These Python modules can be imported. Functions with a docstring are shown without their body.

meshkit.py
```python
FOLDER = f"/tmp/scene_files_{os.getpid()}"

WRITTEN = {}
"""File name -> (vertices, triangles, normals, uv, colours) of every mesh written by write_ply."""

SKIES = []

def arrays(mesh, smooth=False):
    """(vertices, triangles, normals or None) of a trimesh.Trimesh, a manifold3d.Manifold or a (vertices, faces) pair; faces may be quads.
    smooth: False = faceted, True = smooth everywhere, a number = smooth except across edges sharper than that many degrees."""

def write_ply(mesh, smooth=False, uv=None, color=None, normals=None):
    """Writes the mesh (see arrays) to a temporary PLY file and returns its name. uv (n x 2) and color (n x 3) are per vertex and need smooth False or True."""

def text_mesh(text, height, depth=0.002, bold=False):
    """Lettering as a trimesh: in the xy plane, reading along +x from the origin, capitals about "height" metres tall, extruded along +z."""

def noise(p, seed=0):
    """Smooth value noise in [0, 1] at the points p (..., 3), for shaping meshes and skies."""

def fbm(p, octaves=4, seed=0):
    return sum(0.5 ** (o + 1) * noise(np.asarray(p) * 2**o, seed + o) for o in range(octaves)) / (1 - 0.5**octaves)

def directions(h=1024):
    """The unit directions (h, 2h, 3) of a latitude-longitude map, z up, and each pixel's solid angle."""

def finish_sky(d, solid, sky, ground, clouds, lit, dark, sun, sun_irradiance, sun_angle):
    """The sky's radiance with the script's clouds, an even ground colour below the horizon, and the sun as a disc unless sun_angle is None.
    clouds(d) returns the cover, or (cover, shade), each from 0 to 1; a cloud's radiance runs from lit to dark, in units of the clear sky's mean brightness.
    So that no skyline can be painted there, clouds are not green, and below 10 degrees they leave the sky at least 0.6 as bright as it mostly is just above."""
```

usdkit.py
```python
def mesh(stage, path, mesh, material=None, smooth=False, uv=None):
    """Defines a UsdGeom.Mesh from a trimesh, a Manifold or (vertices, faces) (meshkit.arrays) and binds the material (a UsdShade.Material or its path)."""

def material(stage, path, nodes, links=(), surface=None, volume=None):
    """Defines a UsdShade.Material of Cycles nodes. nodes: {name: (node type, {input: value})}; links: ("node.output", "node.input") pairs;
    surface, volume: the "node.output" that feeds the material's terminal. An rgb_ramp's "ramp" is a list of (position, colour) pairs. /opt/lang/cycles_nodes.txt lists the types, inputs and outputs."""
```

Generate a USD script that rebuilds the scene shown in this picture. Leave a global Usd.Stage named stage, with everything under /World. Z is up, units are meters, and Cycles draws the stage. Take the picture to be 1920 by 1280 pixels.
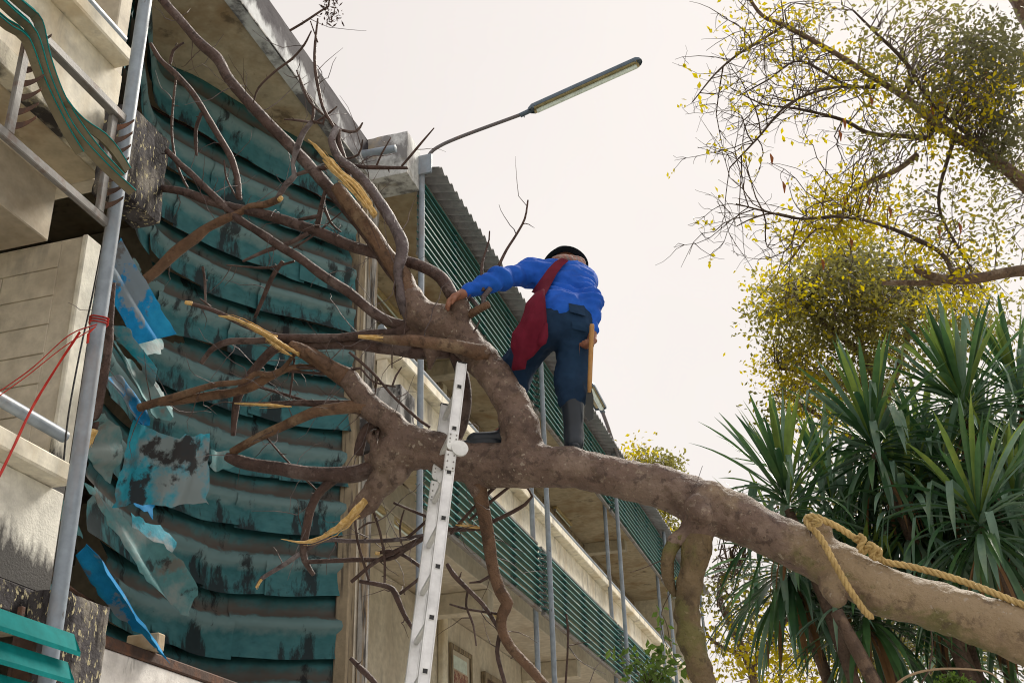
import math, random
import numpy as np, trimesh, usdkit, meshkit
from pxr import Usd, UsdGeom, UsdLux, UsdShade, Sdf, Gf, Vt

stage = Usd.Stage.CreateInMemory()
UsdGeom.SetStageUpAxis(stage, "Z")
UsdGeom.SetStageMetersPerUnit(stage, 1.0)
UsdGeom.Xform.Define(stage, "/World")
UsdGeom.Scope.Define(stage, "/World/Looks")
random.seed(7)
R = np.random.default_rng(7)

# ---------------------------------------------------------------- camera
# x right, y down, z forward of the camera, each written in building axes (facade runs along +Y, faces +X)
V1 = np.array([773, 1105, 2235.0]); V2 = np.array([-140, -4420, 2235.0])
CZ = V2 / np.linalg.norm(V2); CY = V1 - CZ * (V1 @ CZ); CY /= np.linalg.norm(CY); CX = np.cross(CY, CZ)
EYE = np.array([0, 0, 1.6])
cam = UsdGeom.Camera.Define(stage, "/World/camera")
right, down, fwd = (np.array([CX[i], CY[i], CZ[i]]) for i in range(3))
m = np.eye(4); m[0, :3] = right; m[1, :3] = -down; m[2, :3] = -fwd; m[3, :3] = EYE
UsdGeom.Xformable(cam).AddTransformOp().Set(Gf.Matrix4d(*m.ravel().tolist()))
cam.CreateHorizontalApertureAttr(36.0); cam.CreateVerticalApertureAttr(24.0)
cam.CreateFocalLengthAttr(36.0 * 2235 / 1920)
cam.CreateClippingRangeAttr(Gf.Vec2f(0.05, 2000))
cam.CreateExposureAttr(0.72)

# ---------------------------------------------------------------- sky and sun
SUN = np.array([0.30, 0.82, 0.92]); SUN /= np.linalg.norm(SUN)
elev, rot = math.asin(SUN[2]), math.atan2(SUN[0], SUN[1])
sky = UsdLux.DomeLight.Define(stage, "/World/sky")
skymat = usdkit.material(stage, "/World/Looks/hazy_sky", {
    "sky": ("sky_texture", {"sky_type": "single_scattering", "sun_disc": False, "sun_elevation": elev, "sun_rotation": rot,
                            "aerosol_density": 2.0}),
    "tc": ("texture_coordinate", {}),
    "n": ("noise_texture", {"scale": 1.1, "detail": 5.0, "roughness": 0.5}),
    "cl": ("rgb_ramp", {"ramp": [(0.3, (7.65, 7.05, 6.7)), (0.7, (8.65, 8.1, 7.65))]}),
    "mx": ("mix", {"fac": 0.93}),
    "bg": ("background_shader", {"strength": 0.07})},
    [("tc.generated", "n.vector"), ("n.fac", "cl.fac"), ("sky.color", "mx.color1"), ("cl.color", "mx.color2"),
     ("mx.color", "bg.color")], surface="bg.background")
UsdShade.MaterialBindingAPI.Apply(sky.GetPrim()).Bind(skymat)
sky.GetPrim().SetCustomDataByKey("kind", "structure")
sun = UsdLux.DistantLight.Define(stage, "/World/sun")
sun.CreateIntensityAttr(1.0); sun.CreateAngleAttr(20.0); sun.CreateNormalizeAttr(True); sun.CreateColorAttr(Gf.Vec3f(1.0, 0.93, 0.82))
zx = SUN; xx = np.cross([0, 0, 1], zx); xx /= np.linalg.norm(xx); yy = np.cross(zx, xx)
m = np.eye(4); m[0, :3] = xx; m[1, :3] = yy; m[2, :3] = zx
UsdGeom.Xformable(sun).AddTransformOp().Set(Gf.Matrix4d(*m.ravel().tolist()))

# ---------------------------------------------------------------- points of the place
def ray(px, py):
    v = np.array([px - 960, py - 640, 2235.0]) / 2235
    return np.array([v @ CX, v @ CY, v @ CZ])
def P(px, py, dep): return EYE + ray(px, py) * dep
def PX(px, py, x): q = ray(px, py); return EYE + q * (x / q[0])
def PY(px, py, y): q = ray(px, py); return EYE + q * (y / q[1])
def PZ(px, py, z): q = ray(px, py); return EYE + q * ((z - 1.6) / q[2])

# ---------------------------------------------------------------- scene helpers
COUNT, BASE = {}, {}
def newpath(parent, name):
    k = (parent, name); n = COUNT.get(k, 0); COUNT[k] = n + 1
    return f"{parent}/{name}" if n == 0 else f"{parent}/{name}_{n:03d}"
def tag(prim, label=None, cat=None, group=None, kind=None):
    for k, v in (("label", label), ("category", cat), ("group", group), ("kind", kind)):
        if v: prim.SetCustomDataByKey(k, v)
def thing(name, label, cat, base=(0, 0, 0), group=None, kind=None):
    p = newpath("/World", name); x = UsdGeom.Xform.Define(stage, p)
    x.AddTranslateOp().Set(Gf.Vec3d(*map(float, base))); BASE[p] = np.asarray(base, float)
    tag(x.GetPrim(), label, cat, group, kind); return p
def cat_(ms):
    vs, fs, o = [], [], 0
    for g in ms:
        v, f, _ = meshkit.arrays(g); vs.append(v); fs.append(f + o); o += len(v)
    return np.vstack(vs), np.vstack(fs)
def part(parent, name, mesh, mat, smooth=False, uv=None, label=None, kind=None):
    """mesh in place coordinates; a list of meshes is joined"""
    if isinstance(mesh, list): mesh = cat_(mesh)
    v, f, _ = meshkit.arrays(mesh)
    b = BASE[parent]; p = newpath(parent, name); BASE[p] = b
    o = usdkit.mesh(stage, p, (v - b, f), mat, smooth=smooth, uv=uv); tag(o.GetPrim(), label, None, None, kind)
    return p
def solo(name, mesh, mat, label, cat, smooth=False, group=None, kind=None):
    if isinstance(mesh, list): mesh = cat_(mesh)
    v, f, _ = meshkit.arrays(mesh)
    p = newpath("/World", name); BASE[p] = np.zeros(3)
    o = usdkit.mesh(stage, p, (v, f), mat, smooth=smooth); tag(o.GetPrim(), label, cat, group, kind); return p

# ---------------------------------------------------------------- materials
def mat(name, base, layers=(), rough=0.7, bump=0.0, bscale=40.0, metal=0.0, spec=0.4, coords="position", translucent=None, uvstreak=None, extra=None):
    """base: colour. layers: (colour, noise scale, (sx,sy,sz) stretch, low, high, strength) painted over it by thresholded noise."""
    nodes = {"b0": ("rgb_ramp", {"ramp": [(0, base), (1, base)]}), "p": ("principled_bsdf", {"roughness": rough, "metallic": metal, "specular_ior_level": spec})}
    links = []
    if coords == "position": nodes["co"] = ("geometry", {}); src = "co.position"
    elif coords == "uv": nodes["co"] = ("texture_coordinate", {}); src = "co.UV"
    else: nodes["co"] = ("texture_coordinate", {}); src = "co.object"
    nodes["fine"] = ("noise_texture", {"scale": 9.0, "detail": 8.0, "roughness": 0.65}); links.append((src, "fine.vector"))
    nodes["finer"] = ("rgb_ramp", {"ramp": [(0.25, (0.72,) * 3), (0.75, (1.22,) * 3)]}); links.append(("fine.fac", "finer.fac"))
    nodes["m0"] = ("mix", {"mix_type": "multiply", "fac": 1.0}); links += [("b0.color", "m0.color1"), ("finer.color", "m0.color2")]
    cur = "m0.color"
    for i, (c, sc, st, lo, hi, k) in enumerate(layers):
        nodes[f"mp{i}"] = ("mapping", {"scale": st, "location": (i * 3.7, i * 1.3, i * 5.1)})
        nodes[f"n{i}"] = ("noise_texture", {"scale": sc, "detail": 7.0, "roughness": 0.62})
        nodes[f"r{i}"] = ("rgb_ramp", {"ramp": [(lo, (0, 0, 0)), (hi, (k, k, k))]})
        nodes[f"x{i}"] = ("mix", {"color2": c})
        links += [(src, f"mp{i}.vector"), (f"mp{i}.vector", f"n{i}.vector"), (f"n{i}.fac", f"r{i}.fac"), (f"r{i}.color", f"x{i}.fac"), (cur, f"x{i}.color1")]
        cur = f"x{i}.color"
    if extra: cur = extra(nodes, links, src, cur)
    links.append((cur, "p.base_color"))
    if bump:
        nodes["bn"] = ("noise_texture", {"scale": bscale, "detail": 6.0, "roughness": 0.6}); nodes["bp"] = ("bump", {"strength": bump, "distance": 0.02})
        links += [(src, "bn.vector"), ("bn.fac", "bp.height"), ("bp.normal", "p.normal")]
    out = "p.BSDF"
    if translucent:
        nodes["tr"] = ("translucent_bsdf", {}); nodes["mc"] = ("mix_closure", {"fac": translucent})
        links += [(cur, "tr.color"), ("p.BSDF", "mc.closure1"), ("tr.BSDF", "mc.closure2")]; out = "mc.closure"
    return usdkit.material(stage, "/World/Looks/" + name, nodes, links, surface=out)

MOULD = (0.022, 0.020, 0.022); BROWN = (0.14, 0.075, 0.03)
def height_stain(z0, z1, colour, k=0.9, sc=3.0):
    """a dirt line that creeps between two heights of the place, broken by noise"""
    def fn(nodes, links, src, cur):
        nodes["sz"] = ("separate_xyz", {}); nodes["hm"] = ("map_range", {"clamp": True, "from_min": z0, "from_max": z1, "to_min": -0.35, "to_max": 0.55})
        nodes["hmp"] = ("mapping", {"scale": (1, 1, 0.35)}); nodes["hn"] = ("noise_texture", {"scale": sc, "detail": 8.0, "roughness": 0.7})
        nodes["ha"] = ("math", {"math_type": "add"}); nodes["hr"] = ("rgb_ramp", {"ramp": [(0.52, (0, 0, 0)), (0.68, (k,) * 3)]}); nodes["hx"] = ("mix", {"color2": colour})
        links.extend([(src, "sz.vector"), ("sz.z", "hm.value"), (src, "hmp.vector"), ("hmp.vector", "hn.vector"), ("hm.result", "ha.value1"), ("hn.fac", "ha.value2"),
                      ("ha.value", "hr.fac"), ("hr.color", "hx.fac"), (cur, "hx.color1")])
        return "hx.color"
    return fn
cream = mat("cream_paint", (0.78, 0.74, 0.62), [((0.52, 0.40, 0.22), 1.7, (1, 1, .35), .48, .68, .65), ((0.25, 0.23, 0.21), 4.0, (1, 1, .2), .55, .68, .65)], .75, .12, 60)
wall_beige = mat("beige_wall", (0.60, 0.555, 0.46), [((0.38, 0.32, 0.24), 1.3, (1, 1, .5), .48, .7, .65), ((0.2, 0.19, 0.18), 3.6, (1, 1, .3), .57, .7, .55)], .8, .1, 50)
soffit_mat = mat("stained_soffit", (0.50, 0.43, 0.31), [((0.27, 0.165, 0.075), 1.4, (1, 1, 1), .46, .68, .8), ((0.10, 0.075, 0.05), 3.1, (1, 1, 1), .60, .70, .75)], .85, .12, 40)
ceil_mat = mat("verandah_ceiling", (0.52, 0.48, 0.40), [((0.30, 0.21, 0.12), 1.1, (1, .4, 1), .48, .7, .6)], .85, .08, 40)
grey_mould = mat("mouldy_concrete", (0.34, 0.335, 0.33), [((0.55, 0.55, 0.55), 2.3, (1, 1, .5), .45, .6, .7), (MOULD, 3.6, (1.3, 1.3, .5), .46, .54, .94)], .85, .3, 70)
black_mould = mat("black_mould_concrete", (0.085, 0.08, 0.085), [((0.24, 0.22, 0.19), 5.0, (1, 1, .5), .5, .62, .8), (MOULD, 5.0, (1, 1, .3), .48, .56, .9), ((0.50, 0.45, 0.28), 26.0, (1.4, 1.4, .6), .585, .61, .9)], .95, .7, 30, spec=.1)
parapet_mat = mat("streaked_parapet", (0.60, 0.63, 0.66), [((0.10, 0.095, 0.11), 2.6, (1, .9, .5), .46, .55, .88)], .85, .2, 60, spec=.1, extra=height_stain(9.42, 9.94, (0.045, 0.04, 0.05), .95, 4.5))
leftwall_mat = mat("mould_edged_wall", (0.78, 0.77, 0.70), [((0.42, 0.34, 0.22), 1.7, (1, 1, .35), .52, .72, .6)], .8, .25, 60, extra=height_stain(4.15, 3.3, MOULD, .95, 3.5))
edge_mat = mat("mould_slab_edge", (0.66, 0.62, 0.5), [((0.16, 0.13, 0.10), 2.4, (1, 1, .4), .46, .58, .85), (MOULD, 3.2, (1, .8, .5), .46, .58, .95), ((0.5, 0.45, 0.25), 22.0, (1, 1, 1), .62, .68, .7)], .85, .3, 60)
pole_mat = mat("pale_blue_grey_paint", (0.245, 0.295, 0.355), [((0.10, 0.09, 0.09), 18.0, (1, 1, .4), .66, .70, .8), ((0.24, 0.2, 0.18), 5, (1, 1, .3), .55, .7, .5)], .45, .06, 60)
steel_mat = mat("weathered_steel", (0.20, 0.195, 0.19), [((0.12, 0.06, 0.035), 7.0, (1, 1, 1), .52, .66, .8)], .6, .1, 60)
rust_mat = mat("rusty_steel", (0.075, 0.045, 0.035), [((0.17, 0.075, 0.04), 8.0, (1, 1, 1), .5, .65, .7)], .85, .3, 50)
roof_mat = mat("fibre_cement_roof", (0.30, 0.30, 0.32), [((0.18, 0.17, 0.17), 2.0, (1, 1, 1), .45, .7, .7)], .9, .15, 40)
slat_mat = mat("teal_slat_paint", (0.016, 0.185, 0.178), [((0.045, 0.05, 0.05), 5.0, (1, .5, 1), .55, .72, .5)], .38, .03, 60, spec=.5)
slat_new = mat("bright_teal_paint", (0.005, 0.20, 0.20), [((0.012, 0.10, 0.10), 4.0, (1, .4, 1), .52, .72, .5)], .7, .03, 60, spec=.05)
slat_back = mat("slat_underside", (0.20, 0.17, 0.10), [((0.12, 0.09, 0.05), 4.0, (1, 1, 1), .5, .7, .6)], .6)
holder_mat = mat("slat_holder", (0.27, 0.28, 0.29), [((0.10, 0.08, 0.07), 9.0, (1, 1, 1), .55, .7, .7)], .6)
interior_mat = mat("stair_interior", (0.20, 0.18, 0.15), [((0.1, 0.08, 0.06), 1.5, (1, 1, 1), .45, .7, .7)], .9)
lamp_body = mat("lamp_housing", (0.075, 0.11, 0.15), [], .5); lamp_arm = mat("lamp_arm_paint", (0.13, 0.12, 0.13), [((0.2, 0.13, 0.1), 8, (1, 1, 1), .55, .7, .6)], .5)
lamp_glass = mat("lamp_diffuser", (0.72, 0.84, 0.80), [], .15); lamp_refl = mat("lamp_reflector", (0.42, 0.36, 0.2), [], .35)
alu = mat("aluminium", (0.70, 0.71, 0.72), [((0.58, 0.58, 0.6), 3.0, (1, 1, .2), .5, .75, .4)], .36, .0, metal=.35)
alu_dull = mat("cast_aluminium", (0.62, 0.63, 0.62), [], .4, metal=.35)
black_plastic = mat("black_plastic", (0.018, 0.018, 0.02), [], .5)
dark_wood = mat("weathered_timber", (0.29, 0.235, 0.16), [((0.07, 0.055, 0.045), 3.0, (6, 6, .35), .52, .62, .85)], .85, .3, 60)
soil = mat("ground_soil", (0.16, 0.13, 0.085), [((0.07, 0.10, 0.03), .6, (1, 1, 1), .45, .6, .9)], .95, .3, 20)
paving = mat("concrete_paving", (0.42, 0.40, 0.37), [((0.2, 0.19, 0.17), .9, (1, 1, 1), .45, .7, .7)], .9, .2, 30)
# corrugated sheets: v runs from the lower lip (0) to the top edge (1) of a sheet, u is metres along it
def sheet_crest_and_wear(nodes, links, src, cur):
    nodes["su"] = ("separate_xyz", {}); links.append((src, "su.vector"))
    # paler colour band along the crest, brown dirt in the upper valley
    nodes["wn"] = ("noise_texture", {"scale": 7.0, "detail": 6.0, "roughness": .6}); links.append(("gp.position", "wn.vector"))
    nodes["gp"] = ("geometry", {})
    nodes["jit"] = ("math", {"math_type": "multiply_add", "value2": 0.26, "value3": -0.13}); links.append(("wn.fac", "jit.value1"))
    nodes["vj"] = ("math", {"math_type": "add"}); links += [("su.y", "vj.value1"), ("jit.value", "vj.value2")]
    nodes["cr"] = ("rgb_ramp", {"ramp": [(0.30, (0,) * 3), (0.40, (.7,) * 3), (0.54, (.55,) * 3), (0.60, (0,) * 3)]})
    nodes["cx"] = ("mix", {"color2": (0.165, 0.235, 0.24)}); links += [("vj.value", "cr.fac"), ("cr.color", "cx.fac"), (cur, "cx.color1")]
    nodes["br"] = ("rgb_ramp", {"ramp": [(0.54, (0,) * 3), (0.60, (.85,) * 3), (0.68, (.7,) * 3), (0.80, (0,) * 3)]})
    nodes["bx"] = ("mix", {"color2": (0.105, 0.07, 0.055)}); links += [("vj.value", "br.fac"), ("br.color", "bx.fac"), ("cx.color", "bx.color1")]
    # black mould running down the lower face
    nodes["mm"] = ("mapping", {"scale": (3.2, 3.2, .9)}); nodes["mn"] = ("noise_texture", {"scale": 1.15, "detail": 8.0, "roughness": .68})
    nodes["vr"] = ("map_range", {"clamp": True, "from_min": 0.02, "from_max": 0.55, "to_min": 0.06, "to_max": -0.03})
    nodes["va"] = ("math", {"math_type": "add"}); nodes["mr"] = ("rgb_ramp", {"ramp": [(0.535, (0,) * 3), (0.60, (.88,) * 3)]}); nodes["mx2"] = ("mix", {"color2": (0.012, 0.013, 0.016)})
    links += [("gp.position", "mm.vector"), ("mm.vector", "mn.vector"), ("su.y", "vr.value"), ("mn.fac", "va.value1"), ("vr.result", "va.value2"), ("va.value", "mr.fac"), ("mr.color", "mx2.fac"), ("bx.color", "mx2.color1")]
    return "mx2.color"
sheet_mat = mat("teal_corrugated_sheet", (0.030, 0.122, 0.140), [((0.062, 0.18, 0.195), 5.0, (1, 1, 1), .45, .7, .7), ((0.028, 0.115, 0.125), 2.0, (1, 1, 1), .5, .7, .7)], .6, .08, 30, spec=.15, coords="uv", extra=sheet_crest_and_wear)
torn_teal = mat("torn_sheet_teal", (0.075, 0.20, 0.215), [((0.20, 0.235, 0.235), 3.0, (1, 1, 1), .46, .6, .85), ((0.14, 0.10, 0.08), 4.0, (1, 1, 1), .58, .66, .7), (MOULD, 4.4, (1, 1, 1), .60, .66, .85)], .7, .15, 30, spec=.2)
torn_blue = mat("torn_sheet_blue", (0.008, 0.20, 0.46), [((0.03, 0.33, 0.55), 3.0, (1, 1, 1), .5, .7, .6), ((0.20, 0.225, 0.235), 3.1, (1, 1, 1), .53, .57, .85), ((0.10, 0.08, 0.07), 6.0, (1, 1, 1), .60, .66, .7)], .75, .2, 30, spec=.12)
torn_bigblue = mat("torn_sheet_patched", (0.022, 0.26, 0.36), [((0.21, 0.24, 0.25), 3.0, (1, 1, 1), .46, .56, .9), ((0.13, 0.085, 0.065), 2.2, (1, 1, 1), .56, .64, .75), (MOULD, 3.2, (1, 1, 1), .55, .60, .95)], .7, .2, 30, spec=.2)

# ---------------------------------------------------------------- mesh helpers
def box(x0, x1, y0, y1, z0, z1, ch=0.008):
    x0, x1 = min(x0, x1), max(x0, x1); y0, y1 = min(y0, y1), max(y0, y1); z0, z1 = min(z0, z1), max(z0, z1)
    ch = min(ch, .3 * (x1 - x0), .3 * (y1 - y0), .3 * (z1 - z0))
    pts = []
    for x, sx in ((x0, 1), (x1, -1)):
        for y, sy in ((y0, 1), (y1, -1)):
            for z, sz in ((z0, 1), (z1, -1)):
                pts += [(x, y + sy * ch, z + sz * ch), (x + sx * ch, y, z + sz * ch), (x + sx * ch, y + sy * ch, z)]
    h = trimesh.convex.convex_hull(np.array(pts)); return h.vertices, h.faces
def rough_box(x0, x1, y0, y1, z0, z1, amp=.012, step=.09, seed=0):
    """a weathered concrete lump: subdivided box with uneven faces and worn edges"""
    b = trimesh.creation.box(bounds=[[x0, y0, z0], [x1, y1, z1]])
    b = b.subdivide_to_size(step); v = np.array(b.vertices); c = np.array([(x0 + x1) / 2, (y0 + y1) / 2, (z0 + z1) / 2]); h = np.array([x1 - x0, y1 - y0, z1 - z0]) / 2
    e = np.sort(np.abs(v - c) / h, axis=1); edge = (e[:, 1] > .97)
    n = (v - c) / h; n = np.where(np.abs(n) > .999, np.sign(n), 0)
    d = (meshkit.fbm(v * 5, 4, seed) - .5) * 2 * amp
    v = v + n * d[:, None] - n * (edge * amp * 1.2 * meshkit.noise(v * 14, seed))[:, None]
    return v, b.faces
def frame_of(t):
    a = np.array([0, 0, 1.0]) if abs(t[2]) < .9 else np.array([1.0, 0, 0])
    n = np.cross(t, a); n /= np.linalg.norm(n); return n, np.cross(t, n)
def smooth_path(pts, step):
    """Catmull-Rom through rows (x,y,z,extra...)"""
    p = np.asarray(pts, float)
    if len(p) < 3:
        n = max(2, int(np.linalg.norm(p[-1, :3] - p[0, :3]) / step) + 1); t = np.linspace(0, 1, n)[:, None]; return p[0] * (1 - t) + p[-1] * t
    q = np.vstack([2 * p[0] - p[1], p, 2 * p[-1] - p[-2]]); out = []
    for i in range(1, len(q) - 2):
        n = max(1, int(np.linalg.norm(q[i + 1, :3] - q[i, :3]) / step)); t = (np.arange(n) / n)[:, None]
        a, b, c, d = q[i - 1], q[i], q[i + 1], q[i + 2]
        out.append(.5 * (2 * b + (c - a) * t + (2 * a - 5 * b + 4 * c - d) * t ** 2 + (3 * b - a - 3 * c + d) * t ** 3))
    return np.vstack(out + [p[-1:]])
def tube(pts, r, n=8, step=None, lump=0.0, seed=0, flat=1.0, cap=True):
    """swept tube through pts with radii r (scalar or list)"""
    p = np.asarray(pts, float); r = np.broadcast_to(np.asarray(r, float), (len(p),))
    rows = np.column_stack([p, r])
    if step: rows = smooth_path(rows, step)
    p, r = rows[:, :3], np.maximum(rows[:, 3], 1e-4)
    t = np.gradient(p, axis=0); t /= np.maximum(np.linalg.norm(t, axis=1, keepdims=True), 1e-9)
    u, w = frame_of(t[0]); a = np.arange(n) / n * 2 * math.pi; V = []
    for i in range(len(p)):
        u = u - t[i] * (u @ t[i]); u /= np.linalg.norm(u); w = np.cross(t[i], u)
        V.append(p[i] + r[i] * (np.cos(a)[:, None] * u + flat * np.sin(a)[:, None] * w))
    V = np.vstack(V)
    if lump:
        c = np.repeat(p, n, 0); d = V - c; k = meshkit.fbm(V * np.array([9, 9, 9.0]), 3, seed) - .5
        V = c + d * (1 + 2 * lump * k)[:, None]
    m_ = len(p); F = []
    i, j = np.meshgrid(np.arange(m_ - 1), np.arange(n), indexing="ij"); i, j = i.ravel(), j.ravel(); k = (j + 1) % n
    F = np.vstack([np.column_stack([i * n + j, i * n + k, (i + 1) * n + k]), np.column_stack([i * n + j, (i + 1) * n + k, (i + 1) * n + j])])
    if cap:
        V = np.vstack([V, p[0] - t[0] * r[0] * .15, p[-1] + t[-1] * r[-1] * .3]); c0, c1 = m_ * n, m_ * n + 1; j = np.arange(n); k = (j + 1) % n
        F = np.vstack([F, np.column_stack([k, j, np.full(n, c0)]), np.column_stack([(m_ - 1) * n + j, (m_ - 1) * n + k, np.full(n, c1)])])
    return V, F
def sweep(sect, path_pts, up=(0, 0, 1)):
    """closed 2-D section (side, up) swept along a straight or bent path"""
    p = np.asarray(path_pts, float); s = np.asarray(sect, float); n = len(s); V = []
    t = np.gradient(p, axis=0); t /= np.linalg.norm(t, axis=1, keepdims=True); up = np.asarray(up, float)
    for i in range(len(p)):
        sd = np.cross(t[i], up); sd /= np.linalg.norm(sd); u = np.cross(sd, t[i]); V.append(p[i] + s[:, :1] * sd + s[:, 1:] * u)
    V = np.vstack(V); F = []
    for i in range(len(p) - 1):
        for j in range(n):
            k = (j + 1) % n; F += [(i * n + j, i * n + k, (i + 1) * n + k), (i * n + j, (i + 1) * n + k, (i + 1) * n + j)]
    tri = trimesh.creation.triangulate_polygon(__import__("shapely").Polygon(s), engine="earcut")
    tv, tf = tri
    idx = [int(np.argmin(((s - q) ** 2).sum(1))) for q in tv]
    for a, b, c in tf:
        a, b, c = idx[a], idx[b], idx[c]; F += [(c, b, a), ((len(p) - 1) * n + a, (len(p) - 1) * n + b, (len(p) - 1) * n + c)]
    return V, np.array(F)
def pipe(a, b, r, n=14): return tube([a, b], r, n)
def nets(F, org, h):
    """surface nets of a field that is negative inside"""
    S = F < 0
    nx, ny, nz = F.shape
    cnt = np.zeros((nx - 1, ny - 1, nz - 1), np.int8)
    for a in (0, 1):
        for b in (0, 1):
            for c in (0, 1): cnt += S[a:nx - 1 + a, b:ny - 1 + b, c:nz - 1 + c]
    cells = np.argwhere((cnt > 0) & (cnt < 8)); idx = np.full(cnt.shape, -1, np.int64); idx[tuple(cells.T)] = np.arange(len(cells))
    acc = np.zeros((len(cells), 3)); w = np.zeros(len(cells)); corners = [(a, b, c) for a in (0, 1) for b in (0, 1) for c in (0, 1)]
    vals = {c: F[tuple((cells + c).T)] for c in corners}
    for a in corners:
        for ax in range(3):
            if a[ax] == 0:
                b = tuple(a[i] + (i == ax) for i in range(3)); fa, fb = vals[a], vals[b]; x = (fa < 0) != (fb < 0)
                t = np.where(x, fa / np.where(fa == fb, 1, fa - fb), 0); q = np.array(a, float)[None] + t[:, None] * (np.array(b) - np.array(a))[None]
                acc += np.where(x[:, None], q, 0); w += x
    V = (cells + acc / w[:, None]) * h + org; Q = []
    for ax in range(3):
        o = [i for i in range(3) if i != ax]
        sl = [slice(None)] * 3; sl2 = [slice(None)] * 3; sl[ax] = slice(0, -1); sl2[ax] = slice(1, None)
        for i in o: sl[i] = slice(1, -1); sl2[i] = slice(1, -1)
        A, B = S[tuple(sl)], S[tuple(sl2)]
        e = np.argwhere(A != B)
        if not len(e): continue
        flip = A[tuple(e.T)]; e = e.copy()
        for i in o: e[:, i] += 1
        d1, d2 = np.zeros(3, int), np.zeros(3, int); d1[o[0]] = 1; d2[o[1]] = 1
        q = np.stack([idx[tuple((e - d1 - d2).T)], idx[tuple((e - d2).T)], idx[tuple(e.T)], idx[tuple((e - d1).T)]], 1)
        if ax == 1: flip = ~flip
        q[~flip] = q[~flip][:, ::-1]; Q.append(q)
    Q = np.vstack(Q); return V, np.vstack([Q[:, [0, 1, 2]], Q[:, [0, 2, 3]]])
def blob(caps, h, k, pad=.05, mod=None):
    """caps: (a, b, ra, rb[, flatten vector n, factor]); smooth union of tapered capsules as one surface"""
    A = np.array([c[0] for c in caps]); B = np.array([c[1] for c in caps]); rm = max(max(c[2], c[3]) for c in caps)
    lo = np.minimum(A, B).min(0) - rm - pad; hi = np.maximum(A, B).max(0) + rm + pad; n = np.ceil((hi - lo) / h).astype(int) + 1
    S = np.zeros(n, np.float32); ax = [lo[i] + np.arange(n[i]) * h for i in range(3)]
    for c in caps:
        a, b, ra, rb = np.asarray(c[0], float), np.asarray(c[1], float), c[2], c[3]; mg = max(ra, rb) + 7 * k
        i0 = np.maximum(((np.minimum(a, b) - mg - lo) / h).astype(int), 0); i1 = np.minimum(((np.maximum(a, b) + mg - lo) / h).astype(int) + 2, n)
        X, Y, Z = np.meshgrid(*(ax[i][i0[i]:i1[i]] for i in range(3)), indexing="ij", sparse=True)
        d = b - a; L = max(d @ d, 1e-9)
        t = np.clip(((X - a[0]) * d[0] + (Y - a[1]) * d[1] + (Z - a[2]) * d[2]) / L, 0, 1)
        x, y, z = X - a[0] - t * d[0], Y - a[1] - t * d[1], Z - a[2] - t * d[2]; rr = x * x + y * y + z * z
        if len(c) > 4:
            nv = np.asarray(c[4], float); nv = nv / np.linalg.norm(nv); q = x * nv[0] + y * nv[1] + z * nv[2]; rr = rr + q * q * (c[5] ** 2 - 1)
        D = np.sqrt(rr) - (ra + t * (rb - ra)); S[i0[0]:i1[0], i0[1]:i1[1], i0[2]:i1[2]] += np.exp(-np.clip(D / k, -60, 30)).astype(np.float32)
    F = -k * np.log(np.maximum(S, 1e-20))
    V, T = nets(F, lo, h); mm = trimesh.Trimesh(V, T, process=False)
    trimesh.smoothing.filter_taubin(mm, iterations=4); return np.array(mm.vertices), np.array(mm.faces)
def normals(v, f): return meshkit.arrays((v, f), True)[2]
def displace(v, f, fn): return v + normals(v, f) * fn(v)[:, None], f
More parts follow.
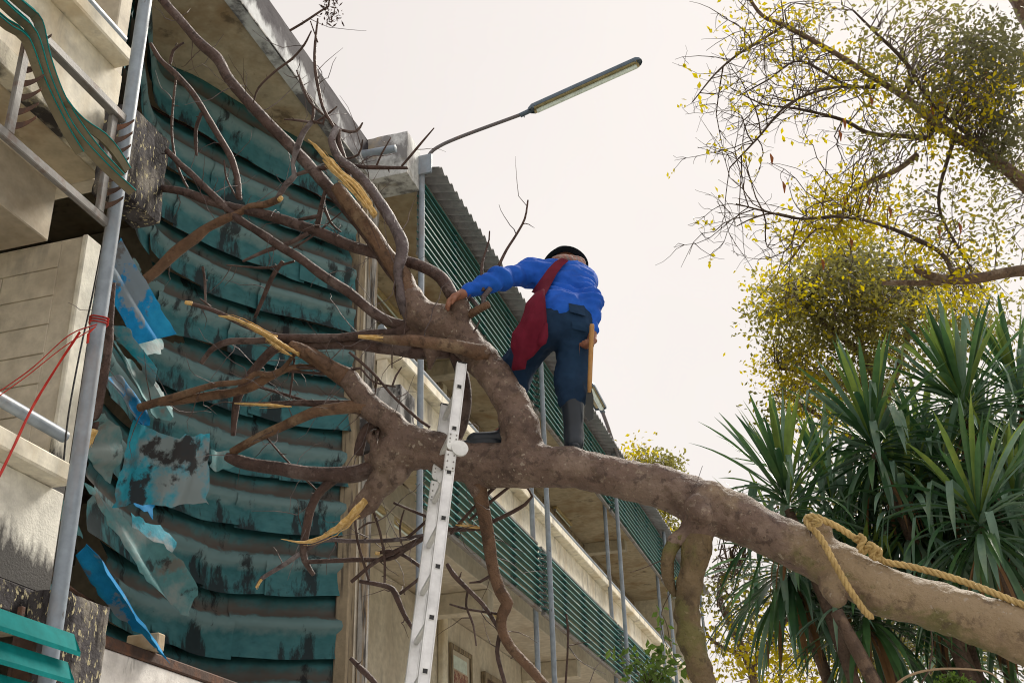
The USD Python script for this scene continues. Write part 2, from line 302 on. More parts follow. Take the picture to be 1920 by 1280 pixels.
# ================================================================ ground
solo("ground", ([(-300, -300, 0), (300, -300, 0), (300, 300, 0), (-300, 300, 0)], [(0, 1, 2), (0, 2, 3)]), soil, None, None, kind="structure")
solo("paved_yard", box(-4.6, 9.0, -10, 40, -.1, .06, .02), paving, None, None, kind="structure")

# ================================================================ the school building
B = thing("building", "old cream and grey three storey block with louvred verandahs and a smashed teal stairwell screen", "building", (-6, 12, 0))
def bp(name, mesh, m, **k): return part(B, name, mesh, m, **k)
FLOORS = [(2.86, 3.30), (5.98, 6.42)]          # soffit and top of the two upper floors
Y0, YS0, YS1, YE = 1.0, 5.76, 10.42, 31.0      # left wing | stairwell | right wing
BACK = -6.0
# walls
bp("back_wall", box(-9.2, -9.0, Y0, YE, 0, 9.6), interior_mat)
bp("end_wall", box(-9.0, -4.30, YE - .2, YE, 0, 9.63), cream)
bp("near_end_wall", box(-9.0, -4.68, Y0, Y0 + .2, 0, 9.5), cream)
for (a, b) in ((Y0 + .2, YS0), (YS1 + .12, YE - .2)):
    for z0, z1 in ((0, 2.85), (3.31, 5.97), (6.43, 9.58)):
        bp("room_wall", box(BACK - .15, BACK, a, b, z0, z1), wall_beige)
for y in (YS0, ):                               # cross wall on the left of the stair, its pale end seen on edge
    for k, (z0, z1) in enumerate(((0.0, 2.85), (3.31, 5.97), (6.43, 9.5))):
        w = bp("cross_wall", box(-9.0, -4.70, y, y + .14, z0, z1), wall_beige)
        if k == 1:                              # coursed blockwork, joints recessed
            z = z0 + .72
            r = 0
            while z < 5.9:
                zt = min(z + .215, 5.95); x = -4.86 - (0.0 if r % 2 else .22)
                first = True
                while x > BACK + .02:
                    xl = max(x - .44, BACK + .01)
                    part(w, "block", box(xl + .004, (x if not first else -4.86) - .004, y - .012, y + .002, z + .004, zt - .004, .003), wall_beige)
                    first = False; x = xl
                z = zt; r += 1
            part(w, "end_face", box(-4.70, -4.66, y - .015, y + .15, z0, 5.97), mat("white_wall_end", (0.78, 0.76, 0.66), [((0.4, 0.35, 0.2), 2.0, (1, 1, .4), .56, .7, .7)], .75, .2, 60, extra=height_stain(4.75, 3.9, MOULD, .95, 5)))
bp("cross_wall", box(-9.0, -4.72, YS1 + .0, YS1 + .12, 0, 9.5), wall_beige)
bp("screen_post", box(-4.86, -4.72, YS1 - .16, YS1 - .005, 0, 9.5, .012), dark_wood, label="weathered timber post at the right edge of the teal screen")
bp("screen_post", box(-4.715, -4.62, YS1 + .03, YS1 + .11, 0, 9.42, .012), mat("peeling_post_paint", (0.36, 0.35, 0.33), [(MOULD, 4, (5, 5, .3), .5, .6, .9), ((0.33, 0.24, 0.14), 3, (5, 5, .3), .52, .6, .8)], .85, .3, 60))
# floors, ceilings and their edges
for z0, z1 in FLOORS:
    for a, b in ((Y0, YS0 - .005), (YS1 + .125, YE - .21)):
        bp("floor_slab", box(-9.0, -4.98, a, b, z0, z1 - .002), ceil_mat)
        bp("floor_edge", box(-4.975, -4.625, a, b, z1 + .004, z1 + .14), soffit_mat)
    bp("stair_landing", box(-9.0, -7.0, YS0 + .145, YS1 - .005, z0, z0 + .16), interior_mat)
bp("roof_slab", box(-9.2, -4.74, Y0, YS1 + .12, 9.55, 9.70), soffit_mat)
bp("stair_soffit", box(-6.6, -4.83, Y0, YS1 + .10, 9.50, 9.547), soffit_mat)
bp("parapet", rough_box(-4.825, -4.70, Y0, 10.34, 9.46, 9.94, .006, .12, 3), parapet_mat, smooth=25)
bp("drip_edge", box(-4.70, -4.685, Y0, 10.33, 9.455, 9.475, .003), grey_mould)
bp("verandah_ceiling", box(-9.0, -4.35, YS1 + .125, YE - .21, 9.585, 9.64), soffit_mat)
# parapets of both verandahs on the left and of the upper one on the right
def verandah(y0, y1, zf, m_wall, m_edge, capy):
    t = bp("verandah_parapet", box(-4.62, -4.5, y0, y1, zf + .16, zf + .78, .006), m_wall)
    part(t, "slab_edge", box(-4.62, -4.488, y0, y1, zf, zf + .157, .006), m_edge)
    part(t, "coping", box(-4.68, -4.36, y0, capy, zf + .782, zf + .90, .012), cream)
    rl = part(t, "hand_rail", pipe((-4.58, y0, zf + 1.17), (-4.58, capy + .12, zf + 1.17), .04), pole_mat, smooth=40)
    y = y0 + .9
    while y < capy - .2:
        part(rl, "rail_post", pipe((-4.58, y, zf + .9), (-4.58, y, zf + 1.15), .018, 8), steel_mat, smooth=40); y += 2.45
    return t
verandah(Y0, 5.66, 6.42, cream, edge_mat, 5.58)
verandah(Y0, 5.70, 3.30, leftwall_mat, black_mould, 5.60)
verandah(YS1 + .13, YE - .21, 6.42, cream, edge_mat, YE - .3)
# recessed panel in the lower left parapet
bp("wall_panel", box(-4.502, -4.488, 4.2, 5.22, 3.62, 3.98, .004), leftwall_mat)
# concrete beam ends that stick out at each floor
for y0, y1, z0, z1, mm, sd in ((5.50, 5.99, 6.10, 6.80, black_mould, 1), (5.50, 5.97, 2.75, 3.44, black_mould, 2), (YS1 - .04, 10.80, 6.10, 6.80, grey_mould, 5), (YS1 - .04, 10.80, 2.75, 3.44, grey_mould, 6)):
    bp("beam_end", rough_box(-4.9 if y0 > 8 else -4.484, -4.27, y0, y1, z0, z1, .010, .07, sd), mm, smooth=25)
bp("beam_end", rough_box(-4.73, -4.22, 10.352, 10.76, 9.40, 9.98, .006, .08, 9), mat("pale_streaked_concrete", (0.58, 0.60, 0.61), [((0.13, 0.125, 0.13), 4.0, (1, 1, .6), .47, .58, .85), ((0.45, 0.36, 0.22), 2, (1, 1, 1), .55, .7, .6)], .8, .2, 60), smooth=25)
bp("rain_spout", pipe((-4.72, 10.20, 9.66), (-4.30, 10.20, 9.64), .045, 12), pole_mat, smooth=40)
# verandah beams, pilasters, doors
for k, y in enumerate((11.9, 15.5, 20.4, 25.4)):
    for z0, hh in ((5.98, .30), (2.86, .25), (9.585, .25)):
        if not (k == 0 and z0 > 9): bp("ceiling_beam", box(BACK + .005, -4.99, y - .11, y + .11, z0 - hh, z0 - .003, .01), wall_beige)
for y in (11.25, 11.62, 12.0, 16.2, 20.4, 25.4):
    for z0, z1 in ((3.31, 5.97), (6.43, 9.58)): bp("pilaster", box(BACK + .002, BACK + (.16 if y < 12 else .1), y - .1, y + .1, z0, z1, .02), cream)
for y, z0, z1 in ((18.6, 3.31, 5.35), (22.8, 3.31, 5.35), (14.2, 6.43, 8.5), (18.0, 6.43, 8.5), (22.8, 6.43, 8.5)):
    d_ = bp("door", box(BACK + .003, BACK + .05, y - .45, y + .45, z0, z1, .01), rust_mat)
    part(d_, "door_frame", [box(BACK + .003, BACK + .08, y + s * .5 - .05, y + s * .5 + .05, z0, z1 + .09, .01) for s in (-1, 1)] + [box(BACK + .003, BACK + .078, y - .449, y + .449, z1 + .003, z1 + .09, .01)], dark_wood)
    part(d_, "door_handle", pipe((BACK + .05, y + .35, z0 + 1.0), (BACK + .11, y + .35, z0 + 1.0), .018, 8), steel_mat)
bp("ceiling_trim", box(BACK + .002, BACK + .09, YS1 + .13, YE - .3, 9.44, 9.56, .02), dark_wood)
# corrugated fibre-cement roof over the right wing, its wavy edge against the sky
def wavy_sheet(x0, z0, x1, z1, ya, yb, pitch=.177, amp=.026, th=.009):
    n = int((yb - ya) / pitch * 10); y = np.linspace(ya, yb, n); w = amp * np.sin(2 * math.pi * y / pitch)
    rows = [np.column_stack([np.full(n, x), y, np.full(n, z) + w + o]) for x, z, o in ((x0, z0, 0), (x1, z1, 0), (x1, z1, th), (x0, z0, th))]
    V = np.vstack(rows); F = []
    i = np.arange(n - 1)
    for a in range(4):
        b = (a + 1) % 4; F += [np.column_stack([a * n + i, a * n + i + 1, b * n + i + 1]), np.column_stack([a * n + i, b * n + i + 1, b * n + i])]
    return V, np.vstack(F)
y = 10.78
while y < YE + .3:
    yb = min(y + .885, YE + .4); bp("roof_sheet", wavy_sheet(-3.98, 9.70, -9.3, 10.75, y - .03, yb), roof_mat, smooth=60); y = yb
bp("roof_purlin", box(-4.34, -4.26, 10.8, YE, 9.64, 9.72, .01), steel_mat)

# ---- poles: front and rear row
for k, y in enumerate((15.5, 20.42, 25.45, 30.4)):
    bp("pole", pipe((-4.13, y, 0), (-4.13, y, 9.68), .036, 16), pole_mat, smooth=40)
    bp("pole", pipe((-4.36, y + .03, 0), (-4.36, y + .03, 9.60), .036, 16), pole_mat, smooth=40)
bp("pole", pipe((-4.2, 10.76, 0), (-4.2, 10.76, 9.86), .034, 16), pole_mat, smooth=40, label="pale blue pole at the right corner of the stairwell, the lamp arm on top")
bp("pole", pipe((-4.2, 5.40, 0), (-4.2, 5.40, 9.3), .046, 20), pole_mat, smooth=40, label="thick pale blue pole at the left corner of the stairwell")

# ---- louvre panels of teal slats
def slat_profile(w=.118, lip=.016, th=.005, tilt=52):
    c, s = math.cos(math.radians(tilt)), math.sin(math.radians(tilt))
    # runs from the inner upper edge out and down to a vertical front lip (x outwards, z up)
    a = np.array([[-w * c, w * s], [0, 0], [0, lip], [-.003, lip], [-.003, .006], [-w * c, w * s + th + .003]]); return a
def louvre(y0, y1, zb, zt, n, lab=None, tilt=32, m=None):
    fr = []
    fr.append(box(-4.30, -4.24, y0, y1, zb - .055, zb - .01, .006)); fr.append(box(-4.30, -4.25, y0, y1, zt + .012, zt + .05, .006))
    L = part(B, "louvre_panel", fr, steel_mat, label=lab)
    pr = slat_profile(tilt=tilt)
    step = (zt - zb) / n
    for k in range(n):
        z = zb + step * (k + .15); sag = R.uniform(-.004, .004)
        ys = np.linspace(y0 + .015, y1 - .015, 4)
        path = [(-4.20 + R.uniform(-.004, .004), y, z + sag * math.sin(i * 2.1) - .004 * (i in (1, 2))) for i, y in enumerate(ys)]
        part(L, "slat", sweep(pr, path), m or slat_mat)
    for y in np.arange(y0 + .06, y1 - .02, (y1 - y0 - .14) / 4):
        part(L, "slat_bracket", [box(-4.315, -4.285, y, y + .03, zb - .012, zt + .014, .004)] + [trimesh.util.concatenate([trimesh.creation.cylinder(.045, .014, sections=12, transform=trimesh.transformations.translation_matrix((-4.275, y + .055, zb + step * (k + .55))) @ trimesh.transformations.rotation_matrix(math.pi / 2, (1, 0, 0))) for k in range(n)])], holder_mat)
louvre(10.84, 15.44, 8.66, 9.64, 10, "teal slats under the roof edge between the lamp pole and the next poles")
louvre(15.58, 20.36, 8.66, 9.64, 10); louvre(20.5, 25.38, 8.66, 9.64, 10); louvre(25.52, 30.3, 8.66, 9.64, 10)
louvre(10.9, 15.40, 5.64, 6.50, 9, "teal slats hanging below the upper verandah behind the ladder", 22)
louvre(15.58, 20.36, 5.64, 6.50, 9, None, 22); louvre(20.5, 25.38, 5.64, 6.50, 9, None, 22); louvre(25.52, 30.3, 5.64, 6.50, 9, None, 22)
# bright slats at the lower left corner
LL = part(B, "louvre_panel", [box(-4.16, -4.10, Y0, 5.2, 2.42, 2.47, .006)], steel_mat, label="bright teal slats at the foot of the left pole")
for k in range(5):
    z = 2.99 - .148 * k
    part(LL, "slat", sweep(slat_profile(.125, .024, .006, 64), [(-3.94, Y0 + .1, z), (-3.94, 3.2, z - .004), (-3.94, 5.30 - .02 * k, z)]), slat_new)
part(LL, "slat_bracket", [box(-4.13, -4.10, 5.0, 5.03, 2.45, 3.2, .004)] + [box(-4.1, -4.0, 5.0, 5.03, 2.52 + .148 * k, 2.60 + .148 * k, .004) for k in range(4)], rust_mat)
part(LL, "slat_bracket", [box(-4.13, -4.10, 3.6, 3.63, 2.45, 3.2, .004)], rust_mat)

# ---- broken louvre of the left wing: steel frame, toothed brackets, slats torn out and dangling
FRM = bp("louvre_panel", [box(-4.24, -4.18, Y0, 5.36, 6.50, 6.56, .006)], steel_mat, label="broken louvre frame at the left with its slats torn out")
part(FRM, "frame_bar", [box(-4.24, -4.20, Y0, 5.36, 5.70, 5.76, .006)], steel_mat)
for y in (4.42, 5.28):
    part(FRM, "frame_post", [box(-4.24, -4.205, y - .03, y + .03, 5.76, 6.5, .006)], steel_mat)
    teeth = []
    for k in range(7):
        z = 5.80 + k * .10
        a = np.linspace(0, 1, 7); up = [(.03 + .11 * s, z + .05 * s * s + .018) for s in a]; lo = [(.03 + .11 * s, z + .05 * s * s - .03 * (1 - s)) for s in a[::-1]]
        teeth.append(trimesh.creation.extrude_polygon(__import__("shapely").Polygon(up + lo), .004, engine="earcut"))
    tm = trimesh.util.concatenate(teeth); v = np.array(tm.vertices); v = np.column_stack([-4.20 + v[:, 0] * .85, y - .02 + v[:, 0] * .35 + v[:, 2], v[:, 1]])
    part(FRM, "toothed_bracket", (v, np.array(tm.faces)), rust_mat)
def strip(px, width, th, mat_pair, name, lab=None, twist=0.0, parent=None):
    """a bent sheet-metal slat through picture points on the facade line (px, py, x)"""
    c = smooth_path([PX(*q) for q in px], .05); n = len(c); sec = np.array([[-.5, 0.02], [-.2, -.03], [.2, -.03], [.5, .02], [.5, .02 + th], [.2, -.03 + th], [-.2, -.03 + th], [-.5, .02 + th]]) * [width, 1]
    t = np.gradient(c, axis=0); V = []
    for i in range(n):
        ti = t[i] / np.linalg.norm(t[i]); s = np.cross(ti, (1, 0, 0)); s /= np.linalg.norm(s); o = np.cross(s, ti)
        a = twist * (i / n) + .55; s, o = s * math.cos(a) + o * math.sin(a), o * math.cos(a) - s * math.sin(a)
        V.append(c[i] + sec[:, :1] * s + sec[:, 1:] * o)
    V = np.vstack(V); F = []
    for i in range(n - 1):
        for j in range(8):
            k = (j + 1) % 8; F += [(i * 8 + j, i * 8 + k, (i + 1) * 8 + k), (i * 8 + j, (i + 1) * 8 + k, (i + 1) * 8 + j)]
    for e in (0, n - 1):
        o = e * 8; q = [(0, 7, 6), (0, 6, 1), (1, 6, 5), (1, 5, 2), (2, 5, 4), (2, 4, 3)]; F += [(o + a, o + b, o + c2) if e == 0 else (o + c2, o + b, o + a) for a, b, c2 in q]
    edge = tube(V.reshape(n, 8, 3)[:, 0], .0055, 6); s_ = part(bent_thing, 'slat', (V, np.array(F)), bent_slat); part(s_, 'folded_edge', edge, slat_new, smooth=True)
    part(s_, 'folded_edge', tube(V.reshape(n, 8, 3)[:, 3], .004, 6), slat_new, smooth=True)
bent_slat = mat("bent_slat", (0.15, 0.13, 0.08), [((0.04, 0.10, 0.09), 1.6, (1, 1, 1), .52, .62, .7)], .5, .05, 40)
bent_thing = thing("dangling_slats", "bundle of torn teal slats drooping across the left verandah edge to the thick pole", "broken slats", (-4.1, 4.8, 6.3))
strip([(-60, -55, -4.12), (20, 20, -4.12), (62, 62, -4.11), (90, 150, -4.10), (130, 235, -4.08), (185, 300, -4.06), (246, 358, -4.04)], .06, .003, None, "s", twist=.3)
strip([(-60, -80, -4.10), (45, 12, -4.10), (72, 40, -4.10), (88, 110, -4.09), (118, 190, -4.07), (170, 268, -4.05), (225, 330, -4.03)], .05, .003, None, "s", twist=.5)
strip([(-60, -15, -4.14), (15, 48, -4.14), (48, 72, -4.13), (82, 160, -4.12), (125, 245, -4.10), (150, 285, -4.09)], .06, .003, None, "s", twist=.1)
strip([(120, 190, -4.06), (150, 225, -4.05), (190, 255, -4.04), (215, 285, -4.03), (236, 320, -4.02)], .055, .003, None, "s", twist=1.1)

# ================================================================ the stairwell screen of lapped corrugated sheets, pushed in by the tree
PLANS = {9.6: [(-4.85, 5.95), (-5.42, 6.8), (-5.92, 7.72), (-5.64, 8.33), (-5.31, 9.2), (-4.88, 10.2)],
         8.4: [(-4.85, 5.95), (-5.45, 6.8), (-5.90, 7.8), (-5.79, 8.49), (-5.42, 9.3), (-4.86, 10.24)],
         6.4: [(-4.85, 5.95), (-5.62, 7.0), (-6.06, 8.2), (-5.98, 8.95), (-5.60, 9.7), (-4.86, 10.4)],
         3.4: [(-4.85, 5.95), (-5.75, 7.2), (-6.10, 8.6), (-6.02, 9.15), (-5.86, 9.78), (-4.86, 10.42)]}
KZ = sorted(PLANS)
def plan_curve(z):
    z = min(max(z, KZ[0]), KZ[-1]); j = min(max(np.searchsorted(KZ, z) - 1, 0), len(KZ) - 2); w = (z - KZ[j]) / (KZ[j + 1] - KZ[j])
    c = np.array(PLANS[KZ[j]]) * (1 - w) + np.array(PLANS[KZ[j + 1]]) * w
    p = smooth_path(np.column_stack([c, np.zeros(6)]), .04)[:, :2]
    s = np.r_[0, np.cumsum(np.linalg.norm(np.diff(p, axis=0), axis=1))]; return p, s
def on_plan(z, u):
    p, s = plan_curve(z); q = np.array([np.interp(u * s[-1], s, p[:, 0]), np.interp(u * s[-1], s, p[:, 1])])
    a = np.array([np.interp((u - .02) * s[-1], s, p[:, i]) for i in (0, 1)]); b = np.array([np.interp((u + .02) * s[-1], s, p[:, i]) for i in (0, 1)])
    t = (b - a) / np.linalg.norm(b - a); return q, np.array([t[1], -t[0]]), s[-1]
PV = np.array([0, .03, .10, .22, .34, .40, .45, .52, .58, .63, .70, .78, .86, .94, 1.0])
PO = np.array([.165, .16, .148, .135, .128, .158, .166, .160, .112, .082, .070, .085, .055, .025, .0])
SC = bp("stair_screen", [pipe((-4.95, 6.0, 3.44), (-6.18, 8.6, 3.44), .03, 8)], steel_mat, label="screen of lapped teal corrugated sheets bowed in by the fallen tree")
def sheet(zl, h, u0, u1, prof=1.0, droop=0.0, out=0.0, seed=0, cut=None):
    q, nrm, L = on_plan(zl + .2, .5); n = max(6, int((u1 - u0) * L / (.06 if cut is None else .022))); pv = PV if cut is None else np.linspace(0, 1, 34); us = np.linspace(u0, u1, n); V, UV = [], []
    for u in us:
        e = (meshkit.noise(np.array([u * 9, zl * 3, seed])) - .5) * .055
        for v, o in zip(pv, np.interp(pv, PV, PO)):
            z = zl + v * h; q, nr, L = on_plan(z, u)
            dz = (e + droop * ((u - u0) / (u1 - u0) - .5)) * (1 - v)
            o2 = (o + out + (meshkit.noise(np.array([u * 14, z * 4, seed + 3.0])) - .5) * .06 * (1 - v)) * prof
            V.append((q[0] + nr[0] * o2, q[1] + nr[1] * o2, z + dz)); UV.append((u * L, v))
    V, UV = np.array(V), np.array(UV); m_ = len(pv); F = []
    for i in range(n - 1):
        for j in range(m_ - 1):
            if cut is not None and cut(us[i], pv[j]): continue
            a, b, c, d = i * m_ + j, (i + 1) * m_ + j, (i + 1) * m_ + j + 1, i * m_ + j + 1; F += [(a, b, c), (a, c, d)]
    F = np.array(F); keep = np.unique(F); back = np.full(len(V), -1); back[keep] = np.arange(len(keep))
    return V[keep], back[F], UV[keep]
ZL = [8.85, 8.33, 7.80, 7.36, 6.83, 6.29, 5.72, 5.18, 4.59, 3.99, 3.42]
for r, zl in enumerate(ZL):
    h = (9.58 if r == 0 else ZL[r - 1] + .06) - zl + (.0 if r == 0 else .04)
    cuts = [0.02, .19, .36, .535, .715, .86, .992] if r % 2 == 0 else [0.02, .13, .29, .47, .625, .79, .992]
    j = [0] + [R.uniform(-.015, .015) for _ in cuts[1:-1]] + [0]
    for c in range(len(cuts) - 1):
        u0, u1 = cuts[c] + j[c], cuts[c + 1] + j[c + 1]
        if r in (4, 5) and u0 < .34: continue
        if r in (6, 7) and u0 < .12: continue            # holes where the sheets were ripped out
        if r in (8, 9) and u0 < .30: continue
        if r == 10 and u0 < .10: continue
        ripped = None
        if r in (2,) and u0 < .4:
            ripped = lambda u, v: v < .35 * max(0, (.36 - u) / .36) + .1 * math.sin(u * 60) ** 2 * (u < .3)
        elif r == 4 and u0 < .5: ripped = lambda u, v: v > .40 + .5 * max(0, (u - .40)) + .07 * math.sin(u * 50)
        elif r == 5 and u0 < .5: ripped = lambda u, v: v > .62 + .8 * max(0, u - .42) + .05 * math.sin(u * 40)
        elif r == 7 and c <= 1: ripped = lambda u, v: v < .12 + .1 * math.sin(u * 45) ** 2
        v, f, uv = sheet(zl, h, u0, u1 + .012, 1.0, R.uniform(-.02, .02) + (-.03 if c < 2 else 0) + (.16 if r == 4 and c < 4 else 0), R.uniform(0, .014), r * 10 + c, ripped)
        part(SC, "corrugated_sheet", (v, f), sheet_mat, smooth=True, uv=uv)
part(SC, "support_rail", [tube([np.append(on_plan(z, u)[0] - on_plan(z, u)[1] * .05, z) for u in np.linspace(.02, .99, 24)], .022, 6) for z in (9.0, 7.3, 5.6, 4.2)], rust_mat)
bp("stair_wall", box(-4.82, -4.70, YS0 + .22, YS1 - .17, .0, 3.36, .01), mat("dirty_white_wall", (0.72, 0.70, 0.68), [((0.45, 0.38, 0.3), 2.2, (1, 1, .5), .52, .7, .6), (MOULD, 4, (1, 1, .3), .62, .7, .7)], .8, .2, 60))
bp("sill_beam", box(-4.90, -4.69, YS0 + .22, YS1 - .17, 3.363, 3.44, .01), rust_mat)
bp("sill_block", box(-4.89, -4.64, 7.05, 7.14, 3.443, 3.56, .008), soffit_mat)
# dark ends of the stair flight inside
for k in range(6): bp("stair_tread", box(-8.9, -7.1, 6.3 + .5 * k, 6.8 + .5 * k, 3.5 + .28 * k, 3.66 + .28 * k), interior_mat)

CB = [PX(198, 425, -4.45), PX(172, 560, -4.45), PX(150, 660, -4.45), PX(128, 780, -4.46), PX(118, 880, -4.47)]
solo("cable", tube(smooth_path(np.array(CB), .1), .006, 6), mat("black_cable", (0.015, 0.015, 0.016), [], .6), "thin black cable hanging between the pale wall end and the thick pole", "cable")
# ---- torn sheets hanging loose
def torn(name, lab, poly, depth, mt, folds=((0, 1), 26, .05), ragged=.012, seed=0, extra_bend=0.0):
    """polygon in picture points with the depth of its first three corners; folded sheet metal with ragged edges"""
    import shapely
    pts3 = np.array([P(x, y, d) for (x, y), d in zip(poly[:3], depth)]); o = pts3[0]
    e1 = pts3[1] - o; e1 /= np.linalg.norm(e1); nn = np.cross(e1, pts3[2] - o); nn /= np.linalg.norm(nn)
    if nn @ (EYE - o) < 0: nn = -nn
    e2 = np.cross(nn, e1); uv = []
    for x, y in poly:
        r_ = ray(x, y); t = ((o - EYE) @ nn) / (r_ @ nn); q = EYE + r_ * t - o; uv.append((q @ e1, q @ e2))
    pg = shapely.Polygon(uv).buffer(0).segmentize(.05); rr = np.random.default_rng(seed)
    ring = np.array(pg.exterior.coords)[:-1]; ring = ring + rr.normal(0, ragged, ring.shape) * (rr.random((len(ring), 1)) < .55)
    pg = shapely.Polygon(ring).buffer(0)
    if pg.geom_type != "Polygon": pg = max(pg.geoms, key=lambda g: g.area)
    pg = pg.segmentize(.035)
    x0, y0, x1, y1 = pg.bounds; gx, gy = np.meshgrid(np.arange(x0, x1, .03), np.arange(y0, y1, .03)); cand = np.column_stack([gx.ravel(), gy.ravel()])
    ins = shapely.contains_xy(pg.buffer(-.012), cand[:, 0], cand[:, 1]); q = np.vstack([np.array(pg.exterior.coords)[:-1], cand[ins]])
    from scipy.spatial import Delaunay
    tri = Delaunay(q).simplices; cen = q[tri].mean(1); tri = tri[shapely.contains_xy(pg, cen[:, 0], cen[:, 1])]
    (fx, fy), fr, am = folds; fl = math.hypot(fx, fy); s = (q[:, 0] * fx + q[:, 1] * fy) / fl; k = np.mod(s * fr / 6.283, 1)
    prof = np.clip(np.abs(k - .5) * 4 - .7, 0, .75) / .75
    bend = extra_bend * (q[:, 0] / max(x1 - x0, .1)) ** 2
    w = am * prof + bend + .016 * (meshkit.noise(np.column_stack([q * 3.5, np.full(len(q), seed)])) - .5) + .045 * np.abs(meshkit.noise(np.column_stack([q * 5.5, np.full(len(q), seed + .5)])) - .5)
    f3 = o + q[:, :1] * e1 + q[:, 1:] * e2 + w[:, None] * nn; b3 = f3 - .0035 * nn; n = len(q)
    ed = np.sort(np.vstack([tri[:, [0, 1]], tri[:, [1, 2]], tri[:, [2, 0]]]), 1); un, cn = np.unique(ed, axis=0, return_counts=True); bd = un[cn == 1]
    F = np.vstack([tri, tri[:, ::-1] + n, np.column_stack([bd[:, 0], bd[:, 1], bd[:, 1] + n]), np.column_stack([bd[:, 0], bd[:, 1] + n, bd[:, 0] + n])])
    return solo(name, (np.vstack([f3, b3]), F), mt, lab, "torn sheet", smooth=35, group=None)
torn("torn_sheet", "bright blue torn sheet dangling behind the thick left pole", [(216, 448), (322, 628), (256, 646), (196, 540)], (8.0, 8.3, 8.0), torn_blue, ((0, 1), 30, .04), .006, 1)
torn("torn_sheet", "small grey ragged sheet under the bright blue one", [(236, 630), (262, 668), (306, 662), (300, 640), (276, 618)], (8.3, 8.2, 8.5), torn_teal, ((1, 0), 20, .02), .012, 2)
torn("torn_sheet", "dark teal torn sheet with a ragged right end above the long pale one", [(205, 600), (268, 678), (292, 735), (296, 690), (232, 610)], (7.9, 8.1, 8.3), torn_bigblue, ((0, 1), 22, .04), .010, 3)
torn("torn_sheet", "long pale sheet torn to a point left of the branch ends", [(196, 640), (262, 760), (311, 793), (309, 757), (285, 725), (212, 650)], (7.8, 8.0, 8.3), torn_teal, ((0, 1), 24, .05), .010, 4)
torn("torn_sheet", "vivid blue crumpled sheet below the long pale one", [(190, 708), (246, 790), (274, 800), (262, 760), (215, 705)], (7.8, 8.0, 8.2), torn_blue, ((0, 1), 34, .03), .008, 5)
torn("torn_sheet", "teal strip sheet with a brown rib beside the pole foot of the branch", [(176, 770), (150, 850), (205, 905), (230, 820), (222, 800)], (7.7, 7.7, 8.0), torn_teal, ((1, 0), 22, .05), .008, 6)
torn("torn_sheet", "big square sheet with a blue rolled edge and black stain sticking out", [(243, 785), (202, 950), (391, 942), (393, 812), (330, 822), (275, 800)], (8.2, 8.1, 8.5), torn_bigblue, ((.05, 1), 15, .075), .014, 7)
torn("torn_sheet", "pale curled scrap at the right edge of the big square sheet", [(391, 848), (392, 888), (452, 874), (430, 846)], (8.6, 8.55, 8.8), torn_teal, ((0, 1), 30, .03), .010, 8)
torn("torn_sheet", "whitish blue scrap poking out below the big square sheet", [(234, 930), (285, 975), (288, 940), (262, 925)], (8.4, 8.5, 8.6), torn_blue, ((1, 0), 18, .02), .012, 9)
torn("torn_sheet", "long drooping sheet with a brown rib and a pointed torn end", [(140, 905), (262, 1090), (353, 1157), (362, 1112), (328, 1052), (176, 922)], (7.7, 8.0, 8.3), torn_teal, ((0, 1), 18, .07), .010, 10)
torn("torn_sheet", "teal sheet end with a blue edge lying over the long drooping sheet", [(235, 965), (255, 1010), (318, 1055), (325, 1018), (300, 985)], (8.3, 8.3, 8.5), torn_bigblue, ((1, 0), 20, .03), .010, 11)
torn("torn_sheet", "twisted grey and blue sheet hanging to the sill beam", [(150, 1030), (210, 1120), (315, 1240), (300, 1195), (270, 1150), (215, 1070), (165, 1020)], (7.7, 7.9, 8.1), torn_blue, ((0, 1), 26, .05), .008, 12)
torn("torn_sheet", "small pale blue scrap at the far left beside the pole", [(103, 910), (112, 980), (150, 1010), (128, 950)], (7.5, 7.5, 7.7), torn_teal, ((1, 0), 20, .02), .012, 13)
